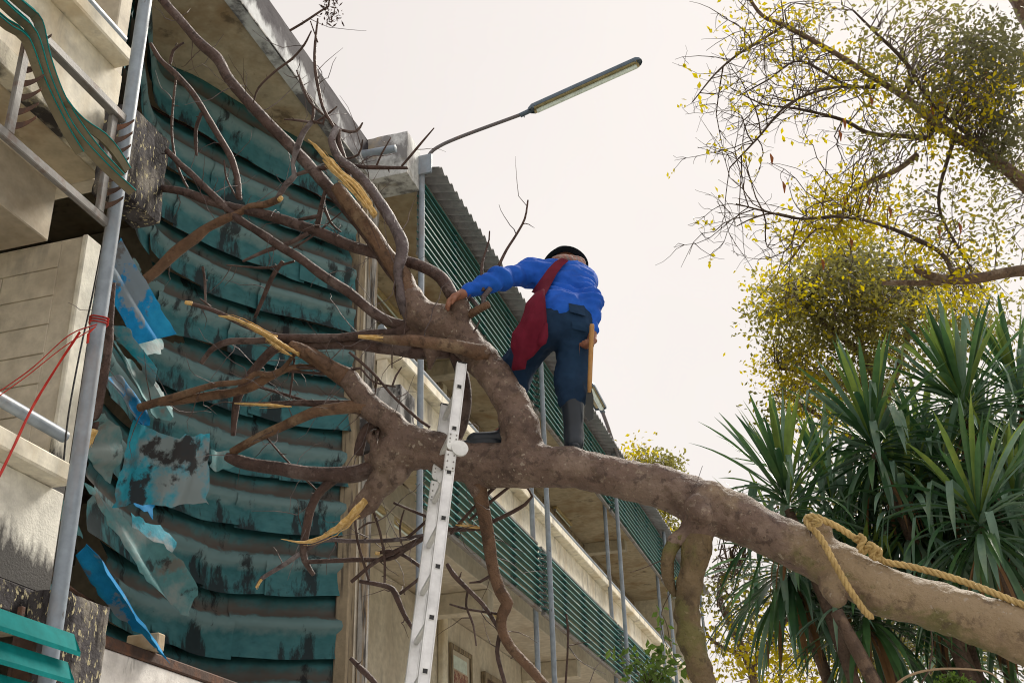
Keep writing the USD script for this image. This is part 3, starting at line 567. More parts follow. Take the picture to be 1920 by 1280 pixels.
# ================================================================ the fallen tree
def bark_mat(name, base, pale, lichen=.5, warm=None, old=False):
    def ex(nodes, links, src, cur):
        if old:      # the old wood towards the root is tan and carries green algae on its under side
            nodes.update({"ox": ("separate_xyz", {}), "om": ("map_range", {"clamp": True, "from_min": -1.2, "from_max": 0.5, "to_min": -.25, "to_max": .30}), "on": ("noise_texture", {"scale": 4.0, "detail": 7.0, "roughness": .65}), "oa": ("math", {"math_type": "add"}),
                          "orr": ("rgb_ramp", {"ramp": [(0.42, (0,) * 3), (0.66, (.85,) * 3)]}), "oxm": ("mix", {"color2": (0.30, 0.225, 0.135)}), "gn": ("geometry", {}), "gs": ("separate_xyz", {}), "gm": ("map_range", {"clamp": True, "from_min": .15, "from_max": -.75, "to_min": -.30, "to_max": .12}),
                          "ga": ("math", {"math_type": "add"}), "gr": ("rgb_ramp", {"ramp": [(0.46, (0,) * 3), (0.62, (.8,) * 3)]}), "gk": ("mix", {"mix_type": "multiply", "fac": 1.0}), "gx": ("mix", {"color2": (0.105, 0.115, 0.03)})})
            links.extend([(src, "ox.vector"), ("ox.x", "om.value"), (src, "on.vector"), ("on.fac", "oa.value1"), ("om.result", "oa.value2"), ("oa.value", "orr.fac"), ("orr.color", "oxm.fac"), (cur, "oxm.color1"), ("gn.normal", "gs.vector"), ("gs.z", "gm.value"),
                          ("on.fac", "ga.value1"), ("gm.result", "ga.value2"), ("ga.value", "gr.fac"), ("gr.color", "gk.color1"), ("orr.color", "gk.color2"), ("gk.color", "gx.fac"), ("oxm.color", "gx.color1")])
            nodes.update({"dsn": ("noise_texture", {"scale": 13.0, "detail": 6.0, "roughness": .7}), "dsr": ("rgb_ramp", {"ramp": [(.56, (0,) * 3), (.63, (.62,) * 3)]}), "dsx": ("mix", {"color2": (0.10, 0.068, 0.045)}), "lsn": ("noise_texture", {"scale": 31.0, "detail": 5.0, "roughness": .7}), "lsr": ("rgb_ramp", {"ramp": [(.60, (0,) * 3), (.65, (.4,) * 3)]}), "lsx": ("mix", {"color2": (0.40, 0.34, 0.25)})})
            links.extend([(src, "dsn.vector"), ("dsn.fac", "dsr.fac"), ("dsr.color", "dsx.fac"), ("gx.color", "dsx.color1"), (src, "lsn.vector"), ("lsn.fac", "lsr.fac"), ("lsr.color", "lsx.fac"), ("dsx.color", "lsx.color1")])
            cur = "lsx.color"
        nodes["dn"] = ("noise_texture", {"scale": 24.0, "detail": 4.0}); nodes["dv"] = ("vector_math", {"math_type": "multiply_add", "vector2": (.05, .05, .05)}); nodes["vo"] = ("voronoi_texture", {"scale": 24.0, "randomness": 1.0}); nodes["vn"] = ("noise_texture", {"scale": 8.0, "detail": 5.0, "roughness": .7}); nodes["va"] = ("math", {"math_type": "multiply_add", "value2": 1.7, "value3": -.80})
        nodes["vd"] = ("math", {"math_type": "less_than"}); nodes["vk"] = ("math", {"math_type": "multiply", "value2": lichen}); nodes["vx"] = ("mix", {"color2": pale})
        links.extend([(src, "dn.vector"), ("dn.color", "dv.vector1"), (src, "dv.vector3"), ("dv.vector", "vo.vector"), (src, "vn.vector"), ("vn.fac", "va.value1"), ("vo.distance", "vd.value1"), ("va.value", "vd.value2"), ("vd.value", "vk.value1"), ("vk.value", "vx.fac"), (cur, "vx.color1")])
        return "vx.color"
    return mat(name, base, [((base[0] * .45, base[1] * .42, base[2] * .42), 5.0, (1, 1, 1), .48, .66, .8), (warm or pale, 3.3, (1, 1, 1), .53, .62, .6), ((base[0] * .35, base[1] * .33, base[2] * .33), 17.0, (1, 1, 1), .54, .62, .7), (pale, 21, (1, 1, 1), .64, .68, .35)], .6, 1.0, 34, spec=.35, extra=ex)
bark = bark_mat("trunk_bark", (0.155, 0.104, 0.082), (0.34, 0.29, 0.235), .7, (0.25, 0.185, 0.145), True)
bark_dark = bark_mat("branch_bark", (0.082, 0.050, 0.043), (0.17, 0.13, 0.12), .3)
bark_brown = bark_mat("stripped_branch_bark", (0.155, 0.088, 0.052), (0.26, 0.19, 0.12), .2)
bark_grey = bark_mat("grey_violet_bark", (0.125, 0.100, 0.105), (0.28, 0.26, 0.27), .4)
bark_green = bark_mat("mossy_bark", (0.155, 0.110, 0.058), (0.28, 0.22, 0.13), .4, (0.13, 0.135, 0.035))
heart = mat("split_wood", (0.56, 0.36, 0.12), [((0.70, 0.52, 0.26), 6, (8, 8, 8), .45, .6, .8), ((0.24, 0.12, 0.045), 5, (6, 6, 6), .58, .68, .7)], .65, .3, 90)
T = thing("fallen_tree", "big leafless tree fallen against the building, a worker standing on its trunk", "tree", (0.7, 6.3, 0))
def W(pts): return np.array([[*P(x, y, d), r * d / 2235] for x, y, d, r in pts])
def chain(pts): w = W(pts); return [(w[i, :3], w[i + 1, :3], w[i, 3], w[i + 1, 3]) for i in range(len(w) - 1)]
MAIN = [(1920, 1194, 5.8, 53), (1765, 1138, 5.95, 48), (1652, 1106, 6.05, 47), (1577, 1064, 6.15, 48), (1502, 1027, 6.25, 45), (1371, 966, 6.4, 47), (1300, 937, 6.5, 46), (1240, 912, 6.55, 41), (1150, 892, 6.65, 39), (1060, 875, 6.75, 39), (980, 870, 6.85, 44), (920, 872, 6.95, 44), (860, 862, 7.0, 38), (810, 843, 7.05, 36), (760, 838, 7.1, 42), (735, 852, 7.12, 42)]
caps = chain(MAIN)
root0 = W(MAIN)[0]; base_pt = np.array([5.2, 6.6, -0.1])
caps += [(root0[:3] * .6 + base_pt * .4, root0[:3], .165, .14), (base_pt, root0[:3] * .6 + base_pt * .4, .24, .165)]
L1 = [(985, 862, 6.86, 44), (975, 800, 6.9, 38), (958, 752, 6.96, 33), (930, 705, 7.04, 32), (900, 672, 7.1, 32), (872, 640, 7.18, 31), (846, 606, 7.24, 35), (822, 600, 7.26, 33)]
caps += chain(L1) + chain([(858, 618, 7.22, 28), (862, 585, 7.22, 22), (861, 568, 7.22, 18)])
caps += chain([(822, 605, 7.26, 33), (790, 590, 7.25, 30), (772, 555, 7.28, 21), (752, 515, 7.35, 17)]) + chain([(905, 668, 7.08, 28), (912, 660, 7.0, 15)])
caps += chain([(820, 615, 7.26, 30), (812, 650, 7.26, 18), (806, 690, 7.25, 6)]) + chain([(835, 610, 7.25, 26), (778, 632, 7.28, 17)])
# lower node: limb up to the left, the big broken limb, two thick side branches
caps += chain([(765, 838, 7.1, 34), (735, 795, 7.12, 24), (700, 768, 7.16, 23), (676, 738, 7.2, 22), (655, 712, 7.24, 19), (624, 692, 7.28, 15)])
caps += chain([(735, 850, 7.12, 37), (738, 880, 7.12, 30), (715, 907, 7.12, 26), (690, 940, 7.12, 21), (672, 957, 7.12, 18)])
caps += chain([(735, 866, 7.14, 30), (700, 872, 7.18, 16)]) + chain([(712, 775, 7.16, 22), (680, 768, 7.18, 15)]) + chain([(700, 820, 7.14, 14), (730, 840, 7.13, 24)]) + chain([(690, 860, 7.15, 9), (715, 853, 7.13, 17)])
caps += chain([(893, 895, 6.95, 26), (893, 920, 6.92, 15)])
# knobs and the heavy lower limb that props the trunk
caps += chain([(1330, 935, 6.4, 40), (1312, 985, 6.36, 33), (1306, 1030, 6.32, 26)])
LIMB = chain([(1312, 990, 6.36, 30), (1304, 1040, 6.3, 28), (1292, 1095, 6.26, 22.5), (1288, 1149, 6.22, 20.5), (1295, 1197, 6.18, 20), (1311, 1252, 6.13, 21), (1335, 1320, 6.05, 22), (1370, 1420, 5.95, 25)])
low = W([(1370, 1420, 5.95, 25)])[0]; LIMB += [(low[:3], np.array([low[0] + .5, low[1] - .1, -.1]), low[3], .12)]
caps += chain([(1310, 950, 6.3, 30), (1318, 962, 6.25, 24)]) + chain([(1565, 1100, 6.05, 30), (1572, 1120, 5.98, 20)]) + chain([(1530, 975, 6.22, 15), (1540, 990, 6.22, 25)]) + chain([(1290, 1000, 6.36, 22), (1264, 1016, 6.34, 16)])
caps += chain([(775, 855, 7.0, 14), (768, 850, 6.98, 8)]) + chain([(745, 895, 7.02, 18), (752, 890, 7.0, 14)])
caps = [(a, b, ra * .94, rb * .94) for a, b, ra, rb in caps]
tv, tf = blob(caps, .013, .0105)
def barkd(v):
    return (meshkit.fbm(v * 5.0, 3, 1) - .5) * .035 + (meshkit.fbm(v * np.array([16, 16, 16.]), 4, 2) - .5) * .026 + np.abs(meshkit.noise(v * 38, 5) - .5) * -.006
tv, tf = displace(tv, tf, barkd)
trunk = part(T, "trunk", (tv, tf), bark, smooth=True)
lv_, lf_ = displace(*blob(LIMB, .012, .012), barkd); part(T, "support_limb", (lv_, lf_), bark_green, smooth=True, label="greenish curved limb dropping from the trunk to the ground")
BR = []
def branch(pts, m=None, lump=.16, n=10, name="branch", extra=None):
    w = W(pts); path = smooth_path(w, .035); BR.append((path, m or bark_dark))
    return part(T, name, tube(path[:, :3], path[:, 3], n, None, lump, len(BR)), m or bark_dark, smooth=True)
# upper branches
branch([(772, 560, 7.28, 21), (752, 515, 7.33, 18), (724, 478, 7.38, 15), (700, 440, 7.42, 14.5), (660, 390, 7.5, 14), (640, 362, 7.54, 13), (630, 350, 7.56, 11)], bark_brown, name="limb")
branch([(775, 550, 7.32, 16), (748, 522, 7.38, 14), (720, 487, 7.45, 12.5), (680, 428, 7.58, 12), (620, 356, 7.75, 11.5), (560, 290, 7.95, 11), (500, 228, 8.1, 10.5), (432, 152, 8.3, 10), (408, 110, 8.4, 10.5), (376, 82, 8.45, 9.5), (338, 38, 8.55, 8.5), (305, 0, 8.65, 8), (262, -55, 8.8, 7)])
branch([(852, 560, 7.25, 13), (828, 522, 7.3, 12), (792, 500, 7.36, 11), (757, 489, 7.42, 11), (685, 469, 7.55, 11), (647, 457, 7.65, 11), (592, 433, 7.78, 10.5), (530, 412, 7.9, 10), (486, 400, 8.0, 9), (400, 380, 8.15, 8.5), (350, 361, 8.25, 8), (303, 353, 8.35, 7)])
branch([(772, 600, 7.26, 15), (754, 560, 7.24, 11), (750, 537, 7.24, 8), (746, 510, 7.26, 9), (755, 462, 7.3, 12), (737, 420, 7.36, 11.5), (706, 370, 7.45, 10.5), (686, 343, 7.5, 9.5), (659, 316, 7.55, 9), (635, 296, 7.6, 8), (622, 262, 7.65, 7.5), (632, 240, 7.7, 6.5)], bark_grey, .22)
branch([(635, 242, 7.7, 5), (634, 262, 7.7, 5), (642, 290, 7.68, 5.5), (653, 325, 7.64, 5), (655, 350, 7.62, 3.5)], bark_dark)
branch([(790, 605, 7.28, 14), (761, 609, 7.3, 10), (730, 603, 7.35, 9.5), (695, 582, 7.42, 9.5), (654, 548, 7.5, 9.5), (606, 517, 7.6, 9), (565, 486, 7.7, 8.5), (527, 463, 7.8, 8.5), (493, 440, 7.9, 8), (462, 421, 8.0, 7.5), (438, 403, 8.05, 7.5), (397, 364, 8.15, 7), (362, 330, 8.25, 6.5), (338, 308, 8.3, 6), (313, 283, 8.4, 5.5)], bark_dark)
branch([(241, 550, 8.2, 8.5), (290, 510, 8.18, 9.5), (335, 468, 8.15, 11), (362, 449, 8.12, 11), (388, 428, 8.1, 9.5), (426, 409, 8.05, 8.5), (447, 400, 8.05, 7), (470, 388, 8.02, 7.5), (497, 384, 8.0, 8), (523, 373, 7.95, 7)], bark_brown, .2)
branch([(520, 372, 7.95, 5.5), (536, 346, 7.92, 6), (552, 330, 7.9, 5.5), (549, 310, 7.9, 4), (556, 280, 7.88, 5.5), (568, 250, 7.86, 5.5), (585, 228, 7.85, 4.5)], bark_grey)
branch([(554, 328, 7.92, 3.5), (590, 318, 7.85, 4.5), (640, 311, 7.75, 4.5), (700, 314, 7.6, 4), (764, 315, 7.45, 3)], bark_dark)
branch([(282, 82, 8.8, 3.5), (300, 112, 8.75, 5), (330, 140, 8.7, 5.5), (362, 176, 8.65, 5.5), (392, 225, 8.6, 6), (414, 262, 8.55, 6), (434, 298, 8.5, 6), (445, 335, 8.45, 6), (449, 373, 8.4, 5)], bark_dark)
branch([(345, 80, 8.7, 2), (325, 95, 8.7, 3), (319, 121, 8.7, 3)], bark_dark)
branch([(378, 212, 8.6, 4), (368, 240, 8.62, 4), (367, 270, 8.62, 3.5), (369, 292, 8.62, 2.5)], bark_dark)
branch([(770, 612, 7.28, 13), (745, 622, 7.3, 9), (696, 626, 7.36, 8.5), (641, 632, 7.42, 8), (572, 634, 7.5, 8), (517, 631, 7.58, 7), (480, 618, 7.62, 6), (440, 601, 7.68, 5), (400, 582, 7.74, 4), (349, 567, 7.8, 3.5)], bark_dark)
branch([(840, 655, 7.3, 16), (805, 660, 7.3, 14), (778, 660, 7.32, 12), (726, 653, 7.38, 11.5), (658, 644, 7.45, 11), (592, 646, 7.52, 10.5), (540, 652, 7.58, 9), (513, 655, 7.6, 10), (470, 702, 7.66, 9), (446, 744, 7.7, 8), (440, 780, 7.72, 6.5), (437, 816, 7.74, 4.5)], bark_dark)
branch([(590, 643, 7.54, 7), (560, 642, 7.58, 7.5), (520, 638, 7.62, 7), (479, 639, 7.68, 6.5), (426, 641, 7.75, 6.5), (396, 656, 7.8, 5), (378, 680, 7.86, 4)], bark_dark)
branch([(912, 662, 7.02, 17), (880, 656, 6.98, 14.5), (847, 648, 6.96, 13), (810, 643, 6.96, 12), (778, 639, 6.97, 11.5), (735, 637, 7.0, 9), (700, 634, 7.03, 6), (672, 631, 7.06, 3.5)], bark_brown)
branch([(850, 655, 7.3, 13), (866, 700, 7.3, 12), (873, 745, 7.28, 12), (868, 790, 7.25, 11), (856, 826, 7.2, 9)], bark_dark, .1)
branch([(880, 590, 7.2, 9), (897, 580, 7.18, 8), (917, 570, 7.16, 7)], bark_brown)
branch([(905, 576, 7.18, 3), (907, 556, 7.2, 5), (920, 540, 7.2, 5)], bark_grey)
branch([(898, 580, 7.2, 4), (884, 560, 7.25, 4), (860, 562, 7.3, 3)], bark_grey)
# lower limb fan
branch([(650, 708, 7.24, 20), (623, 692, 7.28, 17), (585, 668, 7.33, 14.5), (560, 655, 7.36, 13), (545, 648, 7.38, 10)], bark_brown, name="limb")
branch([(620, 690, 7.26, 12), (600, 676, 7.26, 9), (586, 665, 7.26, 7.5), (574, 655, 7.26, 7)], bark_brown)
branch([(700, 768, 7.15, 18), (672, 763, 7.17, 14), (637, 765, 7.2, 11.5), (592, 772, 7.28, 10.5), (551, 789, 7.36, 10), (486, 819, 7.5, 9), (436, 847, 7.6, 8)], bark_brown)
branch([(690, 760, 7.2, 12), (660, 758, 7.24, 9), (615, 757, 7.3, 7.5), (560, 755, 7.36, 6), (500, 757, 7.44, 4.5), (441, 756, 7.5, 2.5)], bark_dark)
branch([(712, 868, 7.15, 21), (690, 880, 7.18, 17), (662, 888, 7.22, 16), (610, 889, 7.3, 15), (570, 886, 7.36, 14), (531, 879, 7.42, 13), (480, 872, 7.5, 12.5), (445, 863, 7.56, 12), (426, 856, 7.6, 9)], bark_dark, .12)
branch([(640, 890, 7.26, 10), (620, 903, 7.28, 9), (596, 926, 7.3, 8.5), (582, 956, 7.32, 8), (575, 988, 7.34, 7.5), (569, 1025, 7.36, 7), (572, 1051, 7.38, 6.5), (588, 1077, 7.4, 4)], bark_dark)
branch([(896, 905, 6.93, 16), (906, 953, 6.93, 13.5), (916, 1012, 6.93, 12.5), (924, 1063, 6.92, 11.5), (938, 1108, 6.9, 11.5), (951, 1130, 6.9, 12), (942, 1152, 6.88, 10.5), (941, 1178, 6.86, 10), (957, 1212, 6.83, 9.5), (991, 1249, 6.78, 9), (1019, 1281, 6.73, 9), (1060, 1330, 6.65, 9), (1130, 1420, 6.5, 8)], bark_brown, .12)
branch([(838, 1056, 6.98, 3.5), (850, 1076, 6.97, 5), (878, 1105, 6.95, 4.5), (905, 1132, 6.93, 4.5), (926, 1163, 6.9, 4), (938, 1184, 6.88, 4)], bark_dark)
branch([(937, 1190, 6.87, 4.5), (932, 1220, 6.86, 4), (938, 1250, 6.84, 4), (948, 1285, 6.82, 3.5)], bark_dark)
branch([(1288, 1000, 6.36, 18), (1268, 1014, 6.34, 15), (1255, 1035, 6.32, 13.5), (1251, 1065, 6.3, 12.5), (1256, 1095, 6.28, 10), (1266, 1117, 6.26, 5)], bark_green, .12)
branch([(574, 1053, 7.38, 4), (620, 1051, 7.36, 4.5), (662, 1049, 7.33, 4.5), (730, 1047, 7.28, 4), (760, 1029, 7.24, 5), (805, 1000, 7.2, 6)], bark_dark)
branch([(481, 1100, 7.5, 2.5), (492, 1083, 7.48, 4), (531, 1059, 7.44, 4.5), (580, 1026, 7.38, 4.5), (610, 1012, 7.35, 4.5), (662, 1014, 7.3, 4), (735, 1012, 7.26, 4), (800, 1003, 7.2, 4.5)], bark_grey)
branch([(659, 1090, 7.3, 3.5), (707, 1051, 7.27, 4), (775, 1017, 7.22, 4.5), (820, 995, 7.18, 5), (860, 992, 7.12, 4.5), (905, 990, 7.05, 4)], bark_dark)
branch([(709, 1036, 7.28, 3.2), (730, 1033, 7.27, 4), (756, 1040, 7.25, 3.8), (796, 1067, 7.2, 3.2)], bark_dark)
branch([(800, 1073, 7.2, 3), (775, 1093, 7.22, 3.2), (750, 1112, 7.24, 3.2)], bark_dark)
branch([(674, 1089, 7.3, 3.5), (715, 1096, 7.28, 4.5), (736, 1104, 7.27, 5.5), (746, 1124, 7.26, 5.5), (760, 1156, 7.24, 4.5), (776, 1180, 7.22, 4)], bark_dark)
branch([(657, 1233, 7.2, 4), (680, 1256, 7.18, 6), (700, 1276, 7.16, 5.5), (720, 1310, 7.14, 5)], bark_dark)
branch([(212, 530, 7.75, 5.5), (205, 600, 7.75, 8), (203, 650, 7.74, 8.5), (192, 720, 7.73, 8), (180, 785, 7.72, 7.5), (170, 830, 7.72, 5)], bark_dark)
branch([(730, 790, 7.14, 8), (690, 800, 7.2, 9), (676, 830, 7.2, 10), (672, 852, 7.2, 9)], bark_dark)
branch([(560, 655, 7.4, 4), (520, 700, 7.4, 5), (480, 700, 7.44, 5), (455, 715, 7.48, 5), (400, 722, 7.6, 6), (340, 740, 7.75, 7), (262, 764, 7.95, 8)], bark_brown)
branch([(625, 680, 7.3, 4.5), (590, 687, 7.34, 5), (545, 690, 7.4, 6), (505, 706, 7.46, 8), (478, 722, 7.5, 9), (440, 735, 7.58, 8.5), (390, 742, 7.68, 8.5), (330, 752, 7.82, 7.5), (300, 755, 7.9, 6.5)], bark_brown)
TW = lambda pts, m=None: branch(pts, m or bark_dark, .1, 6, "twig")
for pts in ([(935, 498, 7.2, 3.2), (950, 468, 7.22, 2.6), (968, 440, 7.24, 2.4), (984, 410, 7.26, 2), (990, 375, 7.28, 1.5)],
            [(906, 545, 7.2, 4), (903, 505, 7.25, 3.2), (908, 480, 7.28, 2.2), (917, 450, 7.3, 1.6), (918, 433, 7.3, 1.2)],
            [(630, 245, 7.7, 3), (618, 225, 7.7, 3), (605, 200, 7.72, 3), (594, 150, 7.75, 3.4), (590, 110, 7.78, 3), (592, 70, 7.8, 2.4), (596, 35, 7.82, 1.6)],
            [(606, 215, 7.72, 2.2), (580, 190, 7.75, 2.4), (565, 155, 7.78, 2.2), (556, 132, 7.8, 1.4)],
            [(585, 228, 7.85, 3), (588, 200, 7.86, 3), (573, 172, 7.88, 2.6), (560, 140, 7.9, 1.6)],
            [(588, 228, 7.85, 3), (606, 232, 7.84, 3), (609, 218, 7.84, 2.6), (640, 244, 7.82, 3), (668, 246, 7.8, 3), (680, 230, 7.78, 1.5)],
            [(583, 230, 7.85, 2.5), (560, 226, 7.87, 2.4), (533, 224, 7.9, 1.4)], [(588, 232, 7.85, 2), (612, 216, 7.84, 2.2), (632, 200, 7.84, 1.3)],
            [(475, 193, 8.1, 1.4), (485, 165, 8.05, 2.2), (515, 135, 8.0, 2.4), (548, 110, 7.97, 2.4), (570, 85, 7.95, 2.2), (584, 58, 7.93, 1.3)],
            [(543, 58, 8.0, 2.4), (570, 42, 8.0, 2.4), (600, 22, 8.0, 2.2), (616, 12, 8.0, 2), (617, -10, 8.0, 1.6)],
            [(596, 80, 7.8, 1.5), (582, 40, 7.8, 1.2)], [(640, 300, 7.65, 2), (672, 290, 7.6, 2.2), (680, 262, 7.58, 1.4)],
            [(753, 312, 7.48, 2.4), (770, 292, 7.46, 2.6), (790, 268, 7.44, 2.4), (814, 240, 7.42, 1.2)], [(705, 313, 7.6, 2.2), (716, 288, 7.58, 2), (733, 258, 7.56, 1.2)],
            [(445, 373, 8.4, 1.6), (425, 335, 8.45, 2), (420, 300, 8.45, 1.5)], [(330, 147, 8.7, 2.2), (325, 190, 8.72, 2.4), (322, 245, 8.72, 2.4), (328, 295, 8.7, 2.6), (340, 330, 8.68, 2.4), (352, 352, 8.66, 2)],
            [(380, 500, 8.0, 3), (384, 525, 8.0, 2.8), (385, 568, 8.0, 2.4)], [(530, 490, 7.8, 4), (510, 520, 7.82, 5), (495, 555, 7.85, 4.5), (478, 595, 7.9, 3.5)],
            [(552, 490, 7.78, 2.4), (500, 502, 7.85, 2.4), (425, 497, 7.95, 1.6)], [(455, 490, 7.8, 2.4), (500, 470, 7.85, 4), (545, 455, 7.8, 4.5), (578, 437, 7.78, 5)],
            [(595, 425, 7.75, 5.5), (600, 400, 7.75, 5), (608, 365, 7.75, 4), (613, 345, 7.74, 2.6)], [(600, 405, 7.74, 4), (570, 410, 7.76, 3.5), (560, 412, 7.78, 2)], [(608, 390, 7.74, 3), (622, 420, 7.73, 2.4), (640, 435, 7.72, 1.4)],
            [(550, 465, 7.78, 2), (575, 450, 7.76, 2.4), (602, 430, 7.75, 2), (640, 398, 7.72, 1.2)], [(395, 575, 7.85, 2.2), (375, 560, 7.88, 1.5)],
            [(470, 720, 7.65, 3), (520, 735, 7.55, 3.2), (575, 752, 7.45, 3)], [(660, 690, 7.26, 3), (612, 700, 7.3, 3), (545, 696, 7.4, 2.6), (500, 698, 7.46, 2)],
            [(655, 725, 7.2, 2.4), (620, 700, 7.26, 2.6), (590, 690, 7.3, 2.6), (556, 688, 7.34, 2.2)], [(552, 672, 7.4, 2.2), (548, 710, 7.4, 2.2), (543, 745, 7.42, 1.6)],
            [(655, 660, 7.25, 2.6), (700, 700, 7.2, 2.8), (740, 745, 7.15, 2.8), (790, 790, 7.12, 3), (806, 800, 7.1, 3)], [(735, 725, 7.16, 2.2), (742, 705, 7.16, 2.4), (753, 688, 7.16, 1.4)],
            [(655, 697, 7.25, 4), (675, 690, 7.22, 2.6), (700, 715, 7.2, 2), (742, 725, 7.17, 1.6)], [(695, 942, 7.2, 2.6), (713, 1000, 7.22, 2.8), (721, 1050, 7.24, 2.8), (721, 1092, 7.25, 2.6)],
            [(664, 965, 7.25, 2.4), (672, 1020, 7.26, 2.6), (692, 1088, 7.28, 2.8)], [(672, 992, 7.25, 1.6), (690, 980, 7.25, 2), (703, 978, 7.24, 1.3)], [(738, 942, 7.2, 2.4), (780, 960, 7.18, 2.8), (812, 972, 7.15, 3)],
            [(752, 1018, 7.22, 1.8), (750, 985, 7.22, 2), (758, 955, 7.22, 1.3)], [(760, 1010, 7.2, 2.6), (790, 985, 7.18, 3), (830, 945, 7.12, 3)], [(845, 1000, 7.1, 3.2), (880, 960, 7.05, 3.2), (925, 915, 7.0, 3.6), (945, 897, 6.98, 3)],
            [(905, 985, 7.0, 4), (950, 965, 6.98, 4), (985, 945, 6.96, 3.4), (998, 930, 6.95, 2.4), (982, 905, 6.95, 1.8)], [(880, 975, 7.0, 2.6), (910, 948, 6.98, 3), (945, 920, 6.96, 3), (970, 900, 6.95, 2.2)],
            [(843, 1132, 7.0, 1.8), (880, 1142, 6.96, 2.4), (934, 1150, 6.9, 2.6)], [(877, 1108, 6.96, 2.6), (874, 1135, 6.96, 2.4), (887, 1170, 6.96, 2.2), (893, 1210, 6.96, 1.5)],
            [(1062, 1150, 7.5, 2), (1065, 1200, 7.5, 2), (1060, 1290, 7.5, 2)], [(918, 1080, 6.9, 3.2), (900, 1090, 6.9, 2.8), (880, 1092, 6.9, 1.6)], [(500, 820, 7.5, 1.8), (535, 860, 7.45, 2.2), (595, 920, 7.4, 2)],
            [(735, 690, 7.3, 1.2), (735, 640, 7.3, 1.6)], [(755, 500, 7.3, 3), (740, 540, 7.3, 2), (752, 590, 7.3, 1.5)], [(880, 640, 7.1, 1.8), (900, 600, 7.15, 1.6)]):
    TW(pts)
# split yellow wood where limbs broke
def splinter(pts, flat=.45, seed=0):
    w = smooth_path(W(pts), .02); rr = np.random.default_rng(seed); w[:, 3] *= 1 + rr.normal(0, .10, len(w))
    ms = [tube(w[:, :3], w[:, 3] * .95, 9, None, .38, seed, flat)]; n = len(w)
    t = np.gradient(w[:, :3], axis=0); t /= np.linalg.norm(t, axis=1, keepdims=True)
    for k in range(5):       # long fibres torn to different lengths
        a, b = sorted(rr.uniform(0, 1, 2)); a *= .5; b = max(b, a + .3); i0, i1 = int(a * (n - 1)), min(n - 1, int(b * (n - 1)) + 1)
        if i1 - i0 < 3: continue
        o = rr.normal(size=3); seg = w[i0:i1 + 1]; o = o - t[i0] * (o @ t[i0]); o /= np.linalg.norm(o); s = np.linspace(0, 1, len(seg))
        ms.append(tube(seg[:, :3] + o * (seg[:, 3:] * .72 + (s ** 2)[:, None] * .012), np.maximum(seg[:, 3] * rr.uniform(.16, .30) * (1 - .8 * s), .0012), 5, None, .2, k, .6))
    return part(T, "split_wood", ms, heart)
splinter([(704, 405, 7.36, 10), (668, 352, 7.4, 11), (640, 330, 7.42, 12), (614, 300, 7.46, 9), (592, 275, 7.5, 5), (578, 262, 7.52, 1.5)], .4, 1)
splinter([(690, 392, 7.34, 3), (650, 345, 7.38, 6), (622, 318, 7.42, 6), (605, 300, 7.44, 2)], .3, 2)
splinter([(560, 664, 7.3, 8), (520, 640, 7.34, 9), (480, 616, 7.4, 8), (440, 598, 7.45, 6), (410, 592, 7.5, 2)], .45, 3)
splinter([(548, 668, 7.28, 2), (520, 650, 7.3, 5), (500, 636, 7.32, 2)], .4, 4)
splinter([(686, 938, 7.04, 15), (668, 958, 7.02, 15), (640, 985, 7.04, 14), (606, 1006, 7.08, 11), (570, 1016, 7.12, 7), (527, 1010, 7.16, 1.5)], .4, 5)
splinter([(546, 762, 7.3, 2), (500, 759, 7.36, 4.5), (460, 757, 7.42, 3.5), (440, 756, 7.46, 1.5)], .5, 6)
splinter([(178, 805, 7.66, 7), (168, 830, 7.66, 5), (158, 855, 7.66, 2)], .5, 7); splinter([(524, 374, 7.92, 6.5), (527, 371, 7.9, 6.5)], 1, 8)
splinter([(712, 1037, 7.26, 4.5), (704, 1036, 7.26, 4)], 1, 9); splinter([(360, 569, 7.77, 5), (348, 567, 7.78, 4)], 1, 10)
splinter([(490, 1086, 7.46, 3), (480, 1101, 7.48, 2)], .6, 11); splinter([(672, 631, 7.02, 4), (720, 634, 7.0, 5), (700, 632, 7.02, 3)], .6, 12); splinter([(905, 990, 7.0, 4), (870, 985, 7.05, 4), (855, 984, 7.08, 2)], .5, 13)
# spurs and fine twigs along the branches
rr = np.random.default_rng(3); tw = []
for path, mm in list(BR):
    L = np.linalg.norm(np.diff(path[:, :3], axis=0), axis=1).sum()
    for _ in range(int(L * 6)):
        i = rr.integers(1, len(path) - 1); t = path[i + 1, :3] - path[i - 1, :3]; t /= np.linalg.norm(t); d = rr.normal(size=3); d -= t * (d @ t) * .6; d /= np.linalg.norm(d); d += t * .5 + np.array([0, 0, .15])
        if rr.random() < .62: l, r0 = rr.uniform(.02, .06), rr.uniform(.004, .008)
        else: l, r0 = rr.uniform(.10, .42), rr.uniform(.0025, .0045)
        r0 = min(r0, path[i, 3] * .6); p0 = path[i, :3]; q = [p0]
        for k in range(4): d = d + rr.normal(0, .30, 3); d /= np.linalg.norm(d); q.append(q[-1] + d * l / 4)
        tw.append(tube(q, [r0, r0 * .85, r0 * .7, r0 * .5, r0 * .3], 4))
part(T, "fine_twigs", tw, bark_dark, kind="stuff")
tw = []
for path, mm in list(BR):
    for _ in range(int(np.linalg.norm(np.diff(path[:, :3], axis=0), axis=1).sum() * 3)):
        i = rr.integers(1, len(path) - 1); d = rr.normal(size=3) + [0, 0, .3]; d /= np.linalg.norm(d); l = rr.uniform(.15, .55); q = [path[i, :3]]
        for k in range(6): d = d + rr.normal(0, .25, 3); d /= np.linalg.norm(d); q.append(q[-1] + d * l / 6)
        tw.append(tube(q, np.linspace(.0034, .0014, 7), 4))
part(T, "pale_twigs", tw, bark_grey, kind="stuff")
dry = []
